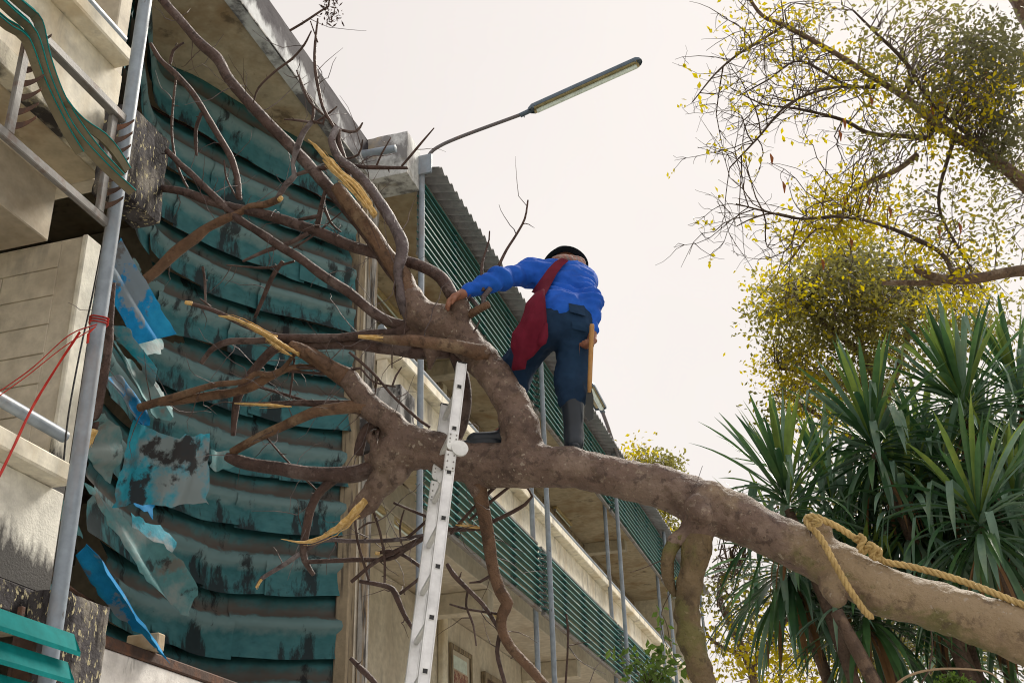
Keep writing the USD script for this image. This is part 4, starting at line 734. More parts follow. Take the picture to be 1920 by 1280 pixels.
for _ in range(90):
    c = P(rr.normal(622, 8), rr.uniform(2, 45), 8.0) + rr.normal(0, .02, 3); d = rr.normal(size=3) * .012; e = np.cross(d, rr.normal(size=3)); e *= .006 / np.linalg.norm(e); dry.append((np.array([c - d, c + e, c + d, c - e]), np.array([(0, 1, 2), (0, 2, 3)])))
part(T, "dry_seeds", dry, bark_dark, kind="stuff")

# ================================================================ the ladder
from scipy.optimize import brentq
TOPD = 6.86
la = P(860, 727, TOPD); lt = brentq(lambda t: np.linalg.norm(P(796, 1259, t) - la) - 1.68, 4.0, 6.5); lb = P(796, 1259, lt)
du = (la - lb) / 1.68; dr = ray(275, 1790); dr[2] = 0; dr /= np.linalg.norm(dr); dr = dr - du * (dr @ du); dr /= np.linalg.norm(dr)
dn = np.cross(dr, du); 
if dn @ right < 0: dn = -dn
LAD = thing("ladder", "aluminium folding ladder leaning on the fork of the fallen tree", "ladder", (lb[0], lb[1], 0))
def obox(c, hu, hr_, hn, ch=.004):
    v, f = box(-hr_, hr_, -hn, hn, -hu, hu, ch); v = np.array(v); return c + v[:, :1] * dr + v[:, 1:2] * dn + v[:, 2:] * du, f
def ocyl(c, axis, r, l, n=24):
    a = np.asarray(axis) / np.linalg.norm(axis); return tube([c - a * l / 2, c + a * l / 2], r, n)
foot = lb - du * (lb[2] / du[2]); s_foot = -np.linalg.norm(foot - lb); S = lambda s: lb + du * s
hinge_s = .28 * 4.55; top_s = 1.68 + .17; w = .031; gap = .37
for side, off, tp, hs in ((0, 0, top_s, hinge_s), (1, gap, 1.68 + .10, hinge_s)):
    o = dr * off
    for a, b, dx in ((hs + .02, tp, .0), (s_foot, hs - .02, .0)):
        st = part(LAD, "side_rail", [obox(S((a + b) / 2) + o - dr * 0.0, (b - a) / 2, .0125, w, .003)], alu)
        # raised edges of the box section
        for e in (-1, 1): part(st, "rail_edge", obox(S((a + b) / 2) + o - dr * .0145 + dn * e * (w - .004), (b - a) / 2 - .002, .0018, .0035, .001), alu)
    part(LAD, "rail_cap", obox(S(tp) + o, .006, .016, w + .003), black_plastic)
    part(LAD, "rail_foot", obox(S(s_foot + .03) + o, .04, .02, w + .006), black_plastic)
    hg = part(LAD, "hinge", [ocyl(S(hs) + o + dn * .043 - dr * .022, dr, .047, .016, 32)], alu_dull, smooth=40)
    part(hg, "hinge_bolt", [ocyl(S(hs) + o + dn * .043 - dr * .032, dr, .007, .008, 10)], steel_mat)
    part(hg, "hinge_plate", [obox(S(hs + .045) + o - dr * .0165, .045, .003, w * .92, .002), ocyl(S(hs + .01) + o - dr * .018 - dn * .004, dr, .028, .008, 24)], alu_dull, smooth=40)
    part(hg, "hinge_plate", [obox(S(hs - .085) + o - dr * .0165, .06, .003, w * .92, .002)], alu_dull)
    part(hg, "rivet", [ocyl(S(hs + a) + o - dr * .021 + dn * b, dr, .0045, .004, 8) for a in (.03, .055, .08, -.05, -.09, -.13) for b in (-.017, .017)], steel_mat, kind="stuff")
    part(hg, "hinge_slot", [obox(S(hs + .015) + o - dr * .0225 - dn * .002, .009, .001, .003, .0005)], black_plastic)
for k in range(-18, 8):
    s = .28 * k
    if s < s_foot + .2: continue
    if s > 1.7: continue
    part(LAD, "rung", [obox(S(s) + dr * gap / 2, .013, gap / 2 - .013, .014, .004)], alu_dull)
    for o_, sg in ((0, -1),):
        c = S(s) - dr * .0132
        sk = part(LAD, "rung_socket", [obox(c, .0165, .0022, .0165, .006)], alu_dull)
        part(sk, "socket_hole", [obox(c - dr * .0012, .0125, .0016, .0125, .005)], black_plastic)

# ================================================================ rope
rope_mat = mat("straw_rope", (0.50, 0.36, 0.15), [((0.30, 0.19, 0.07), 16, (1, 1, 1), .5, .68, .7), ((0.62, 0.48, 0.24), 30, (1, 1, 1), .55, .7, .6)], .85, .4, 160)
ROPE = thing("rope", "thick straw coloured rope looped and knotted round the fallen trunk", "rope", P(1520, 980, 6.1))
def rope(pts, r=.0175, name="rope_length", pitch=.10):
    c = smooth_path(W([(x, y, d, 1) for x, y, d in pts])[:, :3], .01); t = np.gradient(c, axis=0); t /= np.linalg.norm(t, axis=1, keepdims=True); s = np.r_[0, np.cumsum(np.linalg.norm(np.diff(c, axis=0), axis=1))]
    u, _ = frame_of(t[0]); out = []; U = []
    for i in range(len(c)): u = u - t[i] * (u @ t[i]); u /= np.linalg.norm(u); U.append(u)
    U = np.array(U); Wv = np.cross(t, U)
    for k in range(3):
        a = s / pitch * 2 * math.pi + k * 2.0944; q = c + (np.cos(a)[:, None] * U + np.sin(a)[:, None] * Wv) * r * .52; out.append(tube(q, r * .55, 7))
    return part(ROPE, name, out, rope_mat, smooth=True)
rope([(1634, 1156, 5.96), (1622, 1146, 5.92), (1598, 1112, 5.92), (1570, 1065, 5.97), (1540, 1010, 6.04), (1518, 985, 6.10), (1512, 972, 6.15), (1524, 967, 6.2)])
rope([(1514, 973, 6.14), (1526, 968, 6.1), (1545, 975, 6.08), (1575, 990, 6.08), (1602, 1008, 6.08), (1615, 1018, 6.06)])
rope([(1606, 1014, 6.06), (1612, 1004, 6.04), (1620, 1012, 6.02), (1612, 1026, 6.02), (1620, 1034, 6.04), (1630, 1020, 6.0), (1640, 1026, 6.0), (1634, 1040, 6.02), (1644, 1046, 6.04), (1650, 1032, 6.02), (1642, 1028, 6.05), (1630, 1036, 6.06)], .016, "knot")
rope([(1632, 1034, 6.04), (1648, 1044, 6.04), (1660, 1053, 6.05), (1700, 1060, 6.0), (1760, 1075, 5.95), (1830, 1098, 5.88), (1920, 1134, 5.78), (2040, 1180, 5.66)])
rope([(1523, 980, 6.03), (1533, 974, 6.0), (1540, 978, 6.0), (1532, 984, 6.01), (1522, 982, 6.04)], .012, "knot")

# ================================================================ red plastic tape on the left pole
tape_mat = mat("red_plastic_tape", (0.62, 0.035, 0.025), [((0.72, 0.12, 0.08), 9, (1, 1, 1), .5, .7, .6)], .4, translucent=.25)
TAPE = thing("red_tape", "red plastic tape tied round the thick left pole and trailing to the rail", "tape", PX(195, 610, -4.15))
cpole = np.array([-4.2, 5.40, 0]); zt = PX(195, 610, -4.2)[2]
part(TAPE, "wrap", [tube([cpole + [.05 * math.cos(a), .05 * math.sin(a), zt + k * .018 + .006 * math.sin(a * 2)] for a in np.linspace(0, 6.4, 24)], .010, 6, flat=.35) for k in (-1, 0, 1)], tape_mat, smooth=True)
for pts in ([(182, 608, -4.14), (130, 628, -4.25), (60, 690, -4.4), (-10, 740, -4.55)], [(180, 612, -4.14), (120, 650, -4.25), (50, 705, -4.4), (-10, 748, -4.55)], [(150, 622, -4.2), (105, 690, -4.3), (60, 765, -4.35), (22, 845, -4.36), (-20, 930, -4.36)], [(176, 615, -4.13), (166, 625, -4.13), (164, 643, -4.13)]):
    q = np.array([PX(*p) for p in pts]); part(TAPE, "tape_strand", tube(np.column_stack([q, np.full(len(q), .010)])[:, :3], .010, 6, .04, .3, 2, .25), tape_mat, smooth=True)

# ================================================================ lamps on poles
def lamp(label, a, mid, c, d, e, size=1.0):
    """a-mid-c: bent arm; d..e the long luminaire"""
    L = thing("street_lamp", label, "street lamp", a, group=None)
    part(L, "arm", tube(smooth_path(np.array([a, mid, c, d]), .04), .027 * size, 12), lamp_arm, smooth=40)
    ax = (e - d); ln = np.linalg.norm(ax); ax /= ln; sd = np.cross(ax, (0, 0, 1)); sd /= np.linalg.norm(sd); up = np.cross(sd, ax)
    if up[2] < 0: up = -up; sd = -sd
    def at(s, x, y): return d + ax * s + sd * x + up * y
    n = 9; sec = [(math.cos(t) * .088, math.sin(t) * .07 + .0) for t in np.linspace(0, math.pi, n)] + [(-.085, -.03), (-.075, -.03), (-.07, .0), (.07, .0), (.075, -.03), (.085, -.03)]
    V = []; ss = [(0.0, .25), (.02, .6), (.07, 1), (ln - .06, 1), (ln - .02, .7), (ln, .3)]
    for s, k in ss: V += [at(s, x * k * size, y * k * size + .01) for x, y in sec]
    m_ = len(sec); F = []
    for i in range(len(ss) - 1):
        for j in range(m_): k = (j + 1) % m_; F += [(i * m_ + j, i * m_ + k, (i + 1) * m_ + k), (i * m_ + j, (i + 1) * m_ + k, (i + 1) * m_ + j)]
    V += [at(0, 0, .02), at(ln, 0, .02)]
    for j in range(m_): k = (j + 1) % m_; F += [(j, len(V) - 2, k), ((len(ss) - 1) * m_ + k, len(V) - 1, (len(ss) - 1) * m_ + j)]
    part(L, "housing", (np.array(V), np.array(F)), lamp_body, smooth=35)
    pl = np.array([at(s, x, -.004) for s in (.08, ln - .06) for x in (-.068 * size, .068 * size)]); part(L, "reflector", np.array(pl).tolist() and ([*pl, *(pl + up * .004)], [(0, 1, 3), (0, 3, 2), (4, 7, 5), (4, 6, 7)]), lamp_refl)
    part(L, "tube", [tube([at(.10, -.02, -.026), at(ln - .08, -.02, -.026)], .034 * size, 12)], lamp_glass, smooth=40)
    part(L, "tube_holder", [tube([at(s, -.02, .01), at(s, -.02, -.035)], .03 * size, 8) for s in (.09, ln - .07)], lamp_refl)
    part(L, "clamp", [tube([at(-.10, 0, 0), at(.03, 0, .005)], .036 * size, 12), tube([at(-.06, 0, -.05), at(-.06, 0, 0)], .008, 6)], lamp_body, smooth=40)
    part(L, "clip", [tube([at(s, .086, -.05), at(s, .086, .0)], .008, 6) for s in (.08, ln - .08)], lamp_body)
    return L
lamp("long grey lamp on a bent arm rising from the stairwell corner pole into the sky", np.array([-4.16, 10.76, 9.62]), np.array([-4.14, 10.755, 9.80]), np.array([-3.93, 10.75, 9.99]), PY(990, 210, 10.75), PY(1204, 114, 10.75), .8)
bk = part([k for k in BASE if k == "/World/street_lamp"][0], "bracket", [box(-4.27, -4.06, 10.70, 10.73, 9.60, 9.86, .004)], pole_mat)
lamp("far lamp seen end on beyond the worker's boot", PX(1160, 860, -4.05), PX(1148, 825, -4.05), PX(1138, 795, -4.05), PX(1128, 768, -4.05), PX(1103, 722, -4.05), 1.25)
# ceiling lights and the notice board
def batten(label, x, y, z, l=1.25):
    t = thing("ceiling_light", label, "ceiling light", (x, y, z)); part(t, "batten", box(x - .05, x + .05, y - l / 2, y + l / 2, z - .055, z - .003, .006), mat("aged_batten", (0.48, 0.38, 0.20), [], .6) if "/World/Looks/aged_batten" not in USED else USED["/World/Looks/aged_batten"])
    USED["/World/Looks/aged_batten"] = UsdShade.Material.Get(stage, "/World/Looks/aged_batten")
    part(t, "tube", pipe((x, y - l / 2 + .03, z - .075), (x, y + l / 2 - .03, z - .075), .014, 10), lamp_glass, smooth=40); part(t, "tube_end", [box(x - .018, x + .018, y + s * (l / 2 - .02) - .012, y + s * (l / 2 - .02) + .012, z - .10, z - .056, .004) for s in (-1, 1)], holder_mat)
USED = {}
q = PZ(1055, 965, 9.58); batten("aged strip light on the upper verandah ceiling above the trunk", q[0], q[1], 9.58)
q = PZ(742, 585, 9.58); batten("strip light on the upper ceiling left of the lamp pole", q[0], q[1], 9.58, 1.6)
q = PZ(730, 965, 5.98); batten("strip light on the lower verandah ceiling left of the ladder", q[0], q[1], 5.98)
q = PZ(915, 1145, 5.98); batten("strip light on the lower verandah ceiling right of the ladder", q[0], q[1], 5.98)
NB = thing("notice_board", "framed picture board on the lower verandah back wall beside the ladder", "notice board", (BACK, 16.9, 5.0))
c0 = PX(843, 1203, BACK + .02); c1 = PX(883, 1240, BACK + .02); zb = c0[2] - 1.0
part(NB, "frame", [box(BACK + .004, BACK + .05, c0[1], c0[1] + .07, zb, c0[2], .008), box(BACK + .004, BACK + .05, c1[1] - .07, c1[1], zb, c0[2], .008), box(BACK + .004, BACK + .048, c0[1] + .072, c1[1] - .072, c0[2] - .07, c0[2], .008), box(BACK + .004, BACK + .048, c0[1] + .072, c1[1] - .072, zb, zb + .07, .008)], dark_wood)
part(NB, "sheet", box(BACK + .004, BACK + .02, c0[1] + .072, c1[1] - .072, zb + .072, c0[2] - .072, .003), wall_beige)
part(NB, "picture", box(BACK + .0205, BACK + .026, c0[1] + .18, c1[1] - .16, zb + .12, c0[2] - .36, .001), mat("faded_picture", (0.25, 0.08, 0.05), [((0.5, 0.36, 0.25), 4, (1, 3, 3), .45, .55, .9), ((0.05, 0.05, 0.06), 5, (1, 3, 3), .55, .62, .9)], .5))
part(NB, "picture", box(BACK + .0205, BACK + .026, c0[1] + .16, c1[1] - .20, c0[2] - .34, c0[2] - .15, .001), lamp_glass)
# ================================================================ the worker
blue = mat("blue_cotton", (0.010, 0.085, 0.46), [((0.018, 0.13, 0.58), 3.0, (1, 1, 1), .45, .7, .6), ((0.008, 0.06, 0.34), 4.0, (1, 1, 1), .56, .72, .5)], .8, .12, 120, spec=.2)
navy = mat("navy_trousers", (0.008, 0.026, 0.062), [((0.013, 0.042, 0.095), 3.0, (1, 1, 1), .5, .7, .7)], .85, .15, 140, spec=.2)
skin = mat("skin", (0.24, 0.105, 0.065), [((0.30, 0.13, 0.09), 14, (1, 1, 1), .5, .7, .5)], .55, .08, 150)
rubber = mat("black_rubber", (0.008, 0.013, 0.020), [((0.04, 0.035, 0.03), 8, (1, 1, 1), .6, .72, .5)], .30, .05, 60, spec=.4)
rubber_rim = mat("grey_rubber_rim", (0.10, 0.11, 0.12), [], .5)
crimson = mat("crimson_cloth", (0.115, 0.008, 0.022), [((0.15, 0.012, 0.03), 4.0, (1, 1, 1), .5, .7, .6), ((0.075, 0.004, 0.014), 5.0, (1, 1, 1), .58, .7, .5)], .85, .15, 160, spec=.15)
hat_mat = mat("dark_hat_cloth", (0.017, 0.026, 0.034), [], .85, .15, 120, spec=.15)
def plaid(nodes, links, src, cur):
    nodes["w1"] = ("wave_texture", {"bands_direction": "diagonal", "scale": 14.0, "distortion": 1.5}); nodes["wr"] = ("rgb_ramp", {"ramp": [(.5, (0,) * 3), (.62, (.8,) * 3)]}); nodes["wx"] = ("mix", {"color2": (0.30, 0.13, 0.11)})
    links.extend([(src, "w1.vector"), ("w1.fac", "wr.fac"), ("wr.color", "wx.fac"), (cur, "wx.color1")]); return "wx.color"
scarf_mat = mat("checked_scarf", (0.33, 0.25, 0.22), [((0.09, 0.09, 0.10), 12, (1, 1, 1), .52, .62, .7)], .9, .1, 150, extra=plaid)
wood_handle = mat("tool_handle_wood", (0.40, 0.215, 0.075), [((0.28, 0.13, 0.04), 7, (6, 6, .5), .5, .65, .7)], .5, .1, 90)
blade_mat = mat("dark_blade", (0.05, 0.055, 0.06), [], .35, metal=.8)
tc = W([(1078, 876, 6.74, 39)])[0]; fz = tc[2] + .118
look = ray(880, 560); look[2] = 0; look /= np.linalg.norm(look); side = np.array([look[1], -look[0], 0])      # the way he faces, and his right
UP = np.array([0, 0, 1.0])
heelR = PZ(1077, 838, fz); ankR = PZ(1077, 822, fz + .07) + look * .03
kneeR = PZ(1072, 716, fz + .45); hipR = PZ(1078, 600, fz + .84)
tl = W([(925, 872, 6.95, 44)])[0]; lz = tl[2] + .115
heelL = P(962, 824, 7.02); heelL[2] = lz; toeL = P(903, 826, 7.0); toeL[2] = lz
ankL = P(955, 796, 7.04); kneeL = PZ(970, 690, ankL[2] + .38); hipL = PZ(1020, 602, fz + .84)
pel = (hipR + hipL) / 2 + UP * .03; waist = PZ(1047, 570, fz + 1.00); neck = PZ(1061, 508, fz + 1.31)
shR = PZ(1092, 528, fz + 1.23); shL = PZ(995, 512, fz + 1.27)
hdp = (hipR - EYE) @ fwd; elR = P(1110, 566, hdp + .02); wrR = P(1110, 622, hdp - .12); haR = P(1109, 652, hdp - .20)
stub = W([(861, 568, 7.22, 18)])[0]
wrL = P(872, 548, 7.18); elL = P(932, 523, 7.30); haL = P(856, 556, 7.16)
head = neck + UP * .095 + look * .125 + side * .01; crown = head + UP * .08 + look * .04
ME = thing("person", "worker in blue shirt, navy trousers and rubber boots standing on the fallen trunk", "person", (heelR[0], heelR[1], fz))
def fingers(wrist, hand, palm_n, grip_axis, spread, l=.075, curl=1.0):
    """palm, four unequal fingers curled round grip_axis and a thumb that leaves the side of the palm"""
    d = hand - wrist; d /= np.linalg.norm(d); s = spread / np.linalg.norm(spread); n = palm_n / np.linalg.norm(palm_n); c = []
    for k, (o, ln, r) in enumerate(((-.030, .92, .0088), (-.010, 1.05, .0092), (.011, 1.0, .0090), (.030, .80, .0080))):
        k0 = wrist + d * .025 + s * o * .55; k1 = wrist + d * .085 + s * o
        c.append((k0, k1, .014, .0115))
        a, p = 0, k1; q = d
        for seg, (f, ang) in enumerate(((.42, .55), (.33, .95), (.25, .8))):
            a += ang * curl; q = d * math.cos(a) + n * math.sin(a); p2 = p + q * l * ln * f; c.append((p, p2, r * (1.05 - .1 * seg), r * (.95 - .1 * seg))); p = p2
    t0 = wrist + d * .03 + s * -.026; t1 = t0 + d * .03 - s * .022 + n * .012; t2 = t1 + d * .022 - s * .004 + n * .022; t3 = t2 + d * .012 + s * .008 + n * .018
    return c + [(t0, t1, .013, .011), (t1, t2, .0105, .0095), (t2, t3, .0092, .0078)]
E = EYE
toCam = (EYE - pel); toCam[2] = 0; toCam /= np.linalg.norm(toCam)
bc = [(pel, waist, .095, .085), (waist, neck - UP * .08, .085, .085), (shL, neck - UP * .02, .04, .045), (shR, neck - UP * .02, .04, .045), (neck, head - UP * .02, .052, .055), (head, crown, .085, .085), (head + look * .02 - UP * .03, head + look * .06 - UP * .07, .06, .04),
      (head + look * .10 - UP * .02, head + look * .112 - UP * .045, .013, .016), (head + side * .088 - UP * .02, head + side * .092 + UP * .02, .012, .016), (head - side * .088 - UP * .02, head - side * .092 + UP * .02, .012, .016),
      (hipR, kneeR, .085, .055), (kneeR, ankR, .055, .04), (ankR, ankR + look * .13 - UP * .04, .04, .03), (hipL, kneeL, .085, .055), (kneeL, ankL, .052, .034), (ankL - UP * .01, ankL * .6 + toeL * .4 + UP * .01, .032, .022),
      (shR, elR, .040, .034), (elR, wrR, .034, .026), (shL, elL, .040, .034), (elL, wrL, .034, .027)]
axR = haR - wrR; axR /= np.linalg.norm(axR); pR = toCam * .55 - side * .6 - UP * .05
handR = wrR + (haR - wrR)
bc += [(wrR, wrR + axR * .05, .026, .024)] + fingers(wrR, handR, -side * .8 + toCam * .6, None, toCam * .8 + side * .6, curl=1.15)
axL = haL - wrL; axL /= np.linalg.norm(axL)
bc += [(wrL, wrL + axL * .05, .027, .024)] + fingers(wrL, haL, -UP, None, np.cross(axL, UP), curl=.8, l=.08)
bv, bf = blob(bc, .0055, .006, .03); part(ME, "body", (bv, bf), skin, smooth=True)
# shirt
def wr(v, amp, sc, ax, seed):
    n = meshkit.fbm(v * sc, 3, seed); return amp * (np.abs(n - .5) * -2 + .25)
chest = waist * .45 + neck * .55
upper = waist * .25 + neck * .75
ss = [(pel + UP * .03 + toCam * .02, waist, .166, .140), (waist, chest, .126, .132), (chest - side * .05, upper - side * .065, .102, .085), (chest + side * .05, upper + side * .065, .102, .085), (shL, neck - UP * .02, .072, .078), (shR, neck - UP * .02, .072, .078), (shL, shR, .072, .072),
      (shR, elR, .060, .052), (elR, wrR + (elR - wrR) * .06, .055, .042), (shL, elL, .067, .056), (elL, wrL + (elL - wrL) * .05, .056, .040)]
fl = np.cross(side, neck - pel); ss = [(c + (fl, 1.35)) if i in (0, 1) else c for i, c in enumerate(ss)]
sv, sf = blob(ss, .011, .022, .04)
axis = (neck - pel) / np.linalg.norm(neck - pel)
def shirt_folds(v):
    h = (v - pel) @ axis; sd = (v - pel) @ side
    f1 = np.sin((h * 75 + sd * 9 + 5 * meshkit.fbm(v * 6, 2, 4) * 2)) * np.exp(-((h - .16) / .11) ** 2) * .012
    q = np.column_stack([v @ side * 7 + v @ axis * 5, v @ axis * 17 - v @ side * 6, v @ look * 7])
    return f1 + (np.abs(meshkit.fbm(q, 3, 5) - .5) * -2 + .22) * .030 + np.sin(v @ (look * 60 + side * 40 + UP * 20) + 4 * meshkit.noise(v * 6, 8)) * .0022
sv, sf = displace(sv, sf, shirt_folds); part(ME, "shirt", (sv, sf), blue, smooth=True)
# trousers
bootTopR = ankR + (kneeR - ankR) / np.linalg.norm(kneeR - ankR) * .27; bootTopL = ankL + (kneeL - ankL) / np.linalg.norm(kneeL - ankL) * .24
ts = [(pel + UP * .0, pel - UP * .04, .130, .140), (hipR - UP * .02, hipR - UP * .07 + toCam * .02, .119, .121), (hipL - UP * .02, hipL - UP * .07 + toCam * .02, .119, .119), (hipR - UP * .03, kneeR, .114, .090), (kneeR, bootTopR + (kneeR - bootTopR) * .12, .090, .086), (hipL - UP * .03, kneeL, .120, .090), (kneeL, bootTopL + (kneeL - bootTopL) * .15, .096, .082)]
pv, pf = blob(ts, .011, .016, .04)
def trouser_folds(v): return (np.abs(meshkit.fbm(v * np.array([7, 7, 5.]), 4, 15) - .5) * -2 + .28) * .040 + np.sin(v[:, 2] * 48 + v @ side * 26 + 5 * meshkit.noise(v * 5, 3)) * .0045 * np.clip((fz + .62 - v[:, 2]) / .3, 0.1, 1)
pv, pf = displace(pv, pf, trouser_folds); tr = part(ME, "trousers", (pv, pf), navy, smooth=True)
def on_surface(px, py, v, out=.004):
    """nearest picture-facing point of a cloth surface below a picture point"""
    r_ = ray(px, py); d_ = v - EYE; t = d_ @ r_ / (r_ @ r_); e = np.linalg.norm(d_ - t[:, None] * r_, axis=1); i = np.where(e < .02)[0]
    if not len(i): i = np.array([e.argmin()])
    t0 = t[i].min(); return EYE + r_ * (t0 - out)
def patch(v, quad, nu, nv, out): # a sewn-on cloth patch that follows the garment
    q = np.array(quad, float); V = []
    for a in np.linspace(0, 1, nu):
        for b in np.linspace(0, 1, nv):
            p = (q[0] * (1 - a) + q[1] * a) * (1 - b) + (q[3] * (1 - a) + q[2] * a) * b; V.append(on_surface(p[0], p[1], v, out))
    V = np.array(V); back = V + (V.mean(0) - EYE) / np.linalg.norm(V.mean(0) - EYE) * .012; F = []
    for i in range(nu - 1):
        for j in range(nv - 1): a = i * nv + j; F += [(a, a + nv, a + nv + 1), (a, a + nv + 1, a + 1)]
    n = len(V); F = np.array(F); ed = np.sort(np.vstack([F[:, [0, 1]], F[:, [1, 2]], F[:, [2, 0]]]), 1); un, cn = np.unique(ed, axis=0, return_counts=True); bd = un[cn == 1]
    return np.vstack([V, back]), np.vstack([F, F[:, ::-1] + n, np.column_stack([bd[:, 0], bd[:, 1], bd[:, 1] + n]), np.column_stack([bd[:, 0], bd[:, 1] + n, bd[:, 0] + n])])
for quad in ([(1066, 568), (1096, 574), (1098, 592), (1068, 584)], [(1072, 600), (1100, 606), (1101, 622), (1073, 616)]): part(tr, "pocket_flap", patch(pv, quad, 8, 6, .008), navy, smooth=30)
# boots
def boot(heel, toe, ank, top, r0, r1):
    d = toe - heel; d[2] = 0; d /= np.linalg.norm(d); sol = heel[2]; s = np.cross(d, UP); a = heel + d * .055; a = np.array([a[0], a[1], ank[2]])
    c = [(top, ank + UP * .03, r1, r0), (ank + UP * .03, a * [1, 1, 0] + UP * (sol + .05), r0, .045), (a * [1, 1, 0] + UP * (sol + .045), heel + d * .22 + UP * .042, .046, .040), (heel + d * .05 + UP * .035, heel + d * .24 + UP * .03, .036, .034)]
    v, f = blob(c, .008, .012, .03); v = np.array(v); v[:, 2] = np.maximum(v[:, 2], sol + .004); b = part(ME, "boot", (v, f), rubber, smooth=True)
    n = 28; ring = []; 
    for t in np.linspace(0, 2 * math.pi, n, endpoint=False):
        x = math.cos(t); ring.append(heel + d * (.145 + x * .15) + s * math.sin(t) * (.050 - .006 * x) + UP * 0)
    ring = np.array(ring); V = []; 
    for zz, k in ((0, .98), (.012, 1.03), (.024, 1.03), (.03, .97)): V.append(heel * [1, 1, 0] * 0 + (ring - (heel + d * .145)) * k + heel + d * .145 + UP * zz)
    V = np.vstack(V + [[heel + d * .145], [heel + d * .145 + UP * .03]]); F = []
    for i in range(3):
        for j in range(n): k = (j + 1) % n; F += [(i * n + j, i * n + k, (i + 1) * n + k), (i * n + j, (i + 1) * n + k, (i + 1) * n + j)]
    for j in range(n): k = (j + 1) % n; F += [(k, j, 4 * n), (3 * n + j, 3 * n + k, 4 * n + 1)]
    part(b, "sole", (V, np.array(F)), rubber, smooth=30)
    t = (top - ank) / np.linalg.norm(top - ank); u, w_ = frame_of(t)
    for k in (0, .012, .024): part(b, "rim", tube([top - t * (k - .0) + (u * math.cos(x) + w_ * math.sin(x)) * (r1 + .004) for x in np.linspace(0, 6.3832, 30)], .0035, 5), rubber_rim, smooth=True)
    return b
boot(heelR, heelR + look * .28 + side * .02, ankR, bootTopR + UP * .03, .052, .074)
boot(heelL, toeL, ankL, bootTopL + UP * .04, .050, .066)
# hat and scarf
hv = (UP * .9 + look * .45); hv /= np.linalg.norm(hv); hx = np.cross(hv, look); hx /= np.linalg.norm(hx); hy = np.cross(hx, hv); HV = []; prof = [(.0, .125), (.05, .12), (.085, .095), (.100, .06), (.103, .02), (.125, -.002), (.150, -.020), (.152, -.026), (.125, -.010), (.100, .008), (.0, .05)]
n = 36
for rr_, z in prof:
    for a in np.linspace(0, 2 * math.pi, n, endpoint=False): HV.append(head + hv * (.045 + z + (.008 * math.sin(3 * a) if rr_ > .12 else 0)) + (hx * math.cos(a) + hy * math.sin(a)) * max(rr_, .001))
HF = []
for i in range(len(prof) - 1):
    for j in range(n): k = (j + 1) % n; HF += [(i * n + j, (i + 1) * n + k, i * n + k), (i * n + j, (i + 1) * n + j, (i + 1) * n + k)]
part(ME, "hat", (np.array(HV), np.array(HF)), hat_mat, smooth=40)
sc = []
for o, r_, sd in ((0.0, .027, 1), (.024, .024, 2), (-.024, .027, 3)):
    pts = [neck + axis * (o + .02 + .012 * math.sin(a * 2 + sd)) + (side * math.cos(a) * 1.12 + np.cross(axis, side) * math.sin(a)) * (.082 + .010 * math.sin(a * 3 + sd)) for a in np.linspace(0, 6.5, 34)]
    sc.append(tube(pts, r_, 10, None, .3, sd, .75))
sc.append(tube([neck + side * .0 - look * .07 + UP * .01, neck - side * .05 - look * .075 + UP * .015, neck - side * .10 - look * .04 + UP * .03], [.03, .034, .02], 10, .02, .3, 6, .6))
part(ME, "scarf", sc, scarf_mat, smooth=True)
# sling bag
BAG = thing("shoulder_bag", "crimson cloth sling bag hanging across the worker's back to his left hip", "bag", PX(1000, 600, pel[0]))
allv = np.vstack([sv, pv])
st = [(1060, 486), (1048, 494), (1036, 508), (1026, 524), (1016, 540), (1008, 553)]; a_ = []; b_ = []
for k, (x, y) in enumerate(st):
    w_ = 7 + k * 1.2; a_.append(on_surface(x - w_ * .9, y - w_ * .45, allv, .016)); b_.append(on_surface(x + w_ * .9, y + w_ * .45, allv, .016))
V = np.vstack([a_, (np.array(a_) + b_) / 2 + (EYE - pel) / 6.7 * .012, b_]); n = len(st); back = V + (pel - EYE) / np.linalg.norm(pel - EYE) * .012; F = []
for r_ in range(2):
    for k in range(n - 1): a = r_ * n + k; F += [(a, a + 1, a + n + 1), (a, a + n + 1, a + n)]
F = np.array(F); N_ = len(V); ed = np.sort(np.vstack([F[:, [0, 1]], F[:, [1, 2]], F[:, [2, 0]]]), 1); un, cn = np.unique(ed, axis=0, return_counts=True); bd = un[cn == 1]
part(BAG, "strap", (np.vstack([V, back]), np.vstack([F, F[:, ::-1] + N_, np.column_stack([bd[:, 0], bd[:, 1], bd[:, 1] + N_]), np.column_stack([bd[:, 0], bd[:, 1] + N_, bd[:, 0] + N_])])), crimson, smooth=50)
import shapely
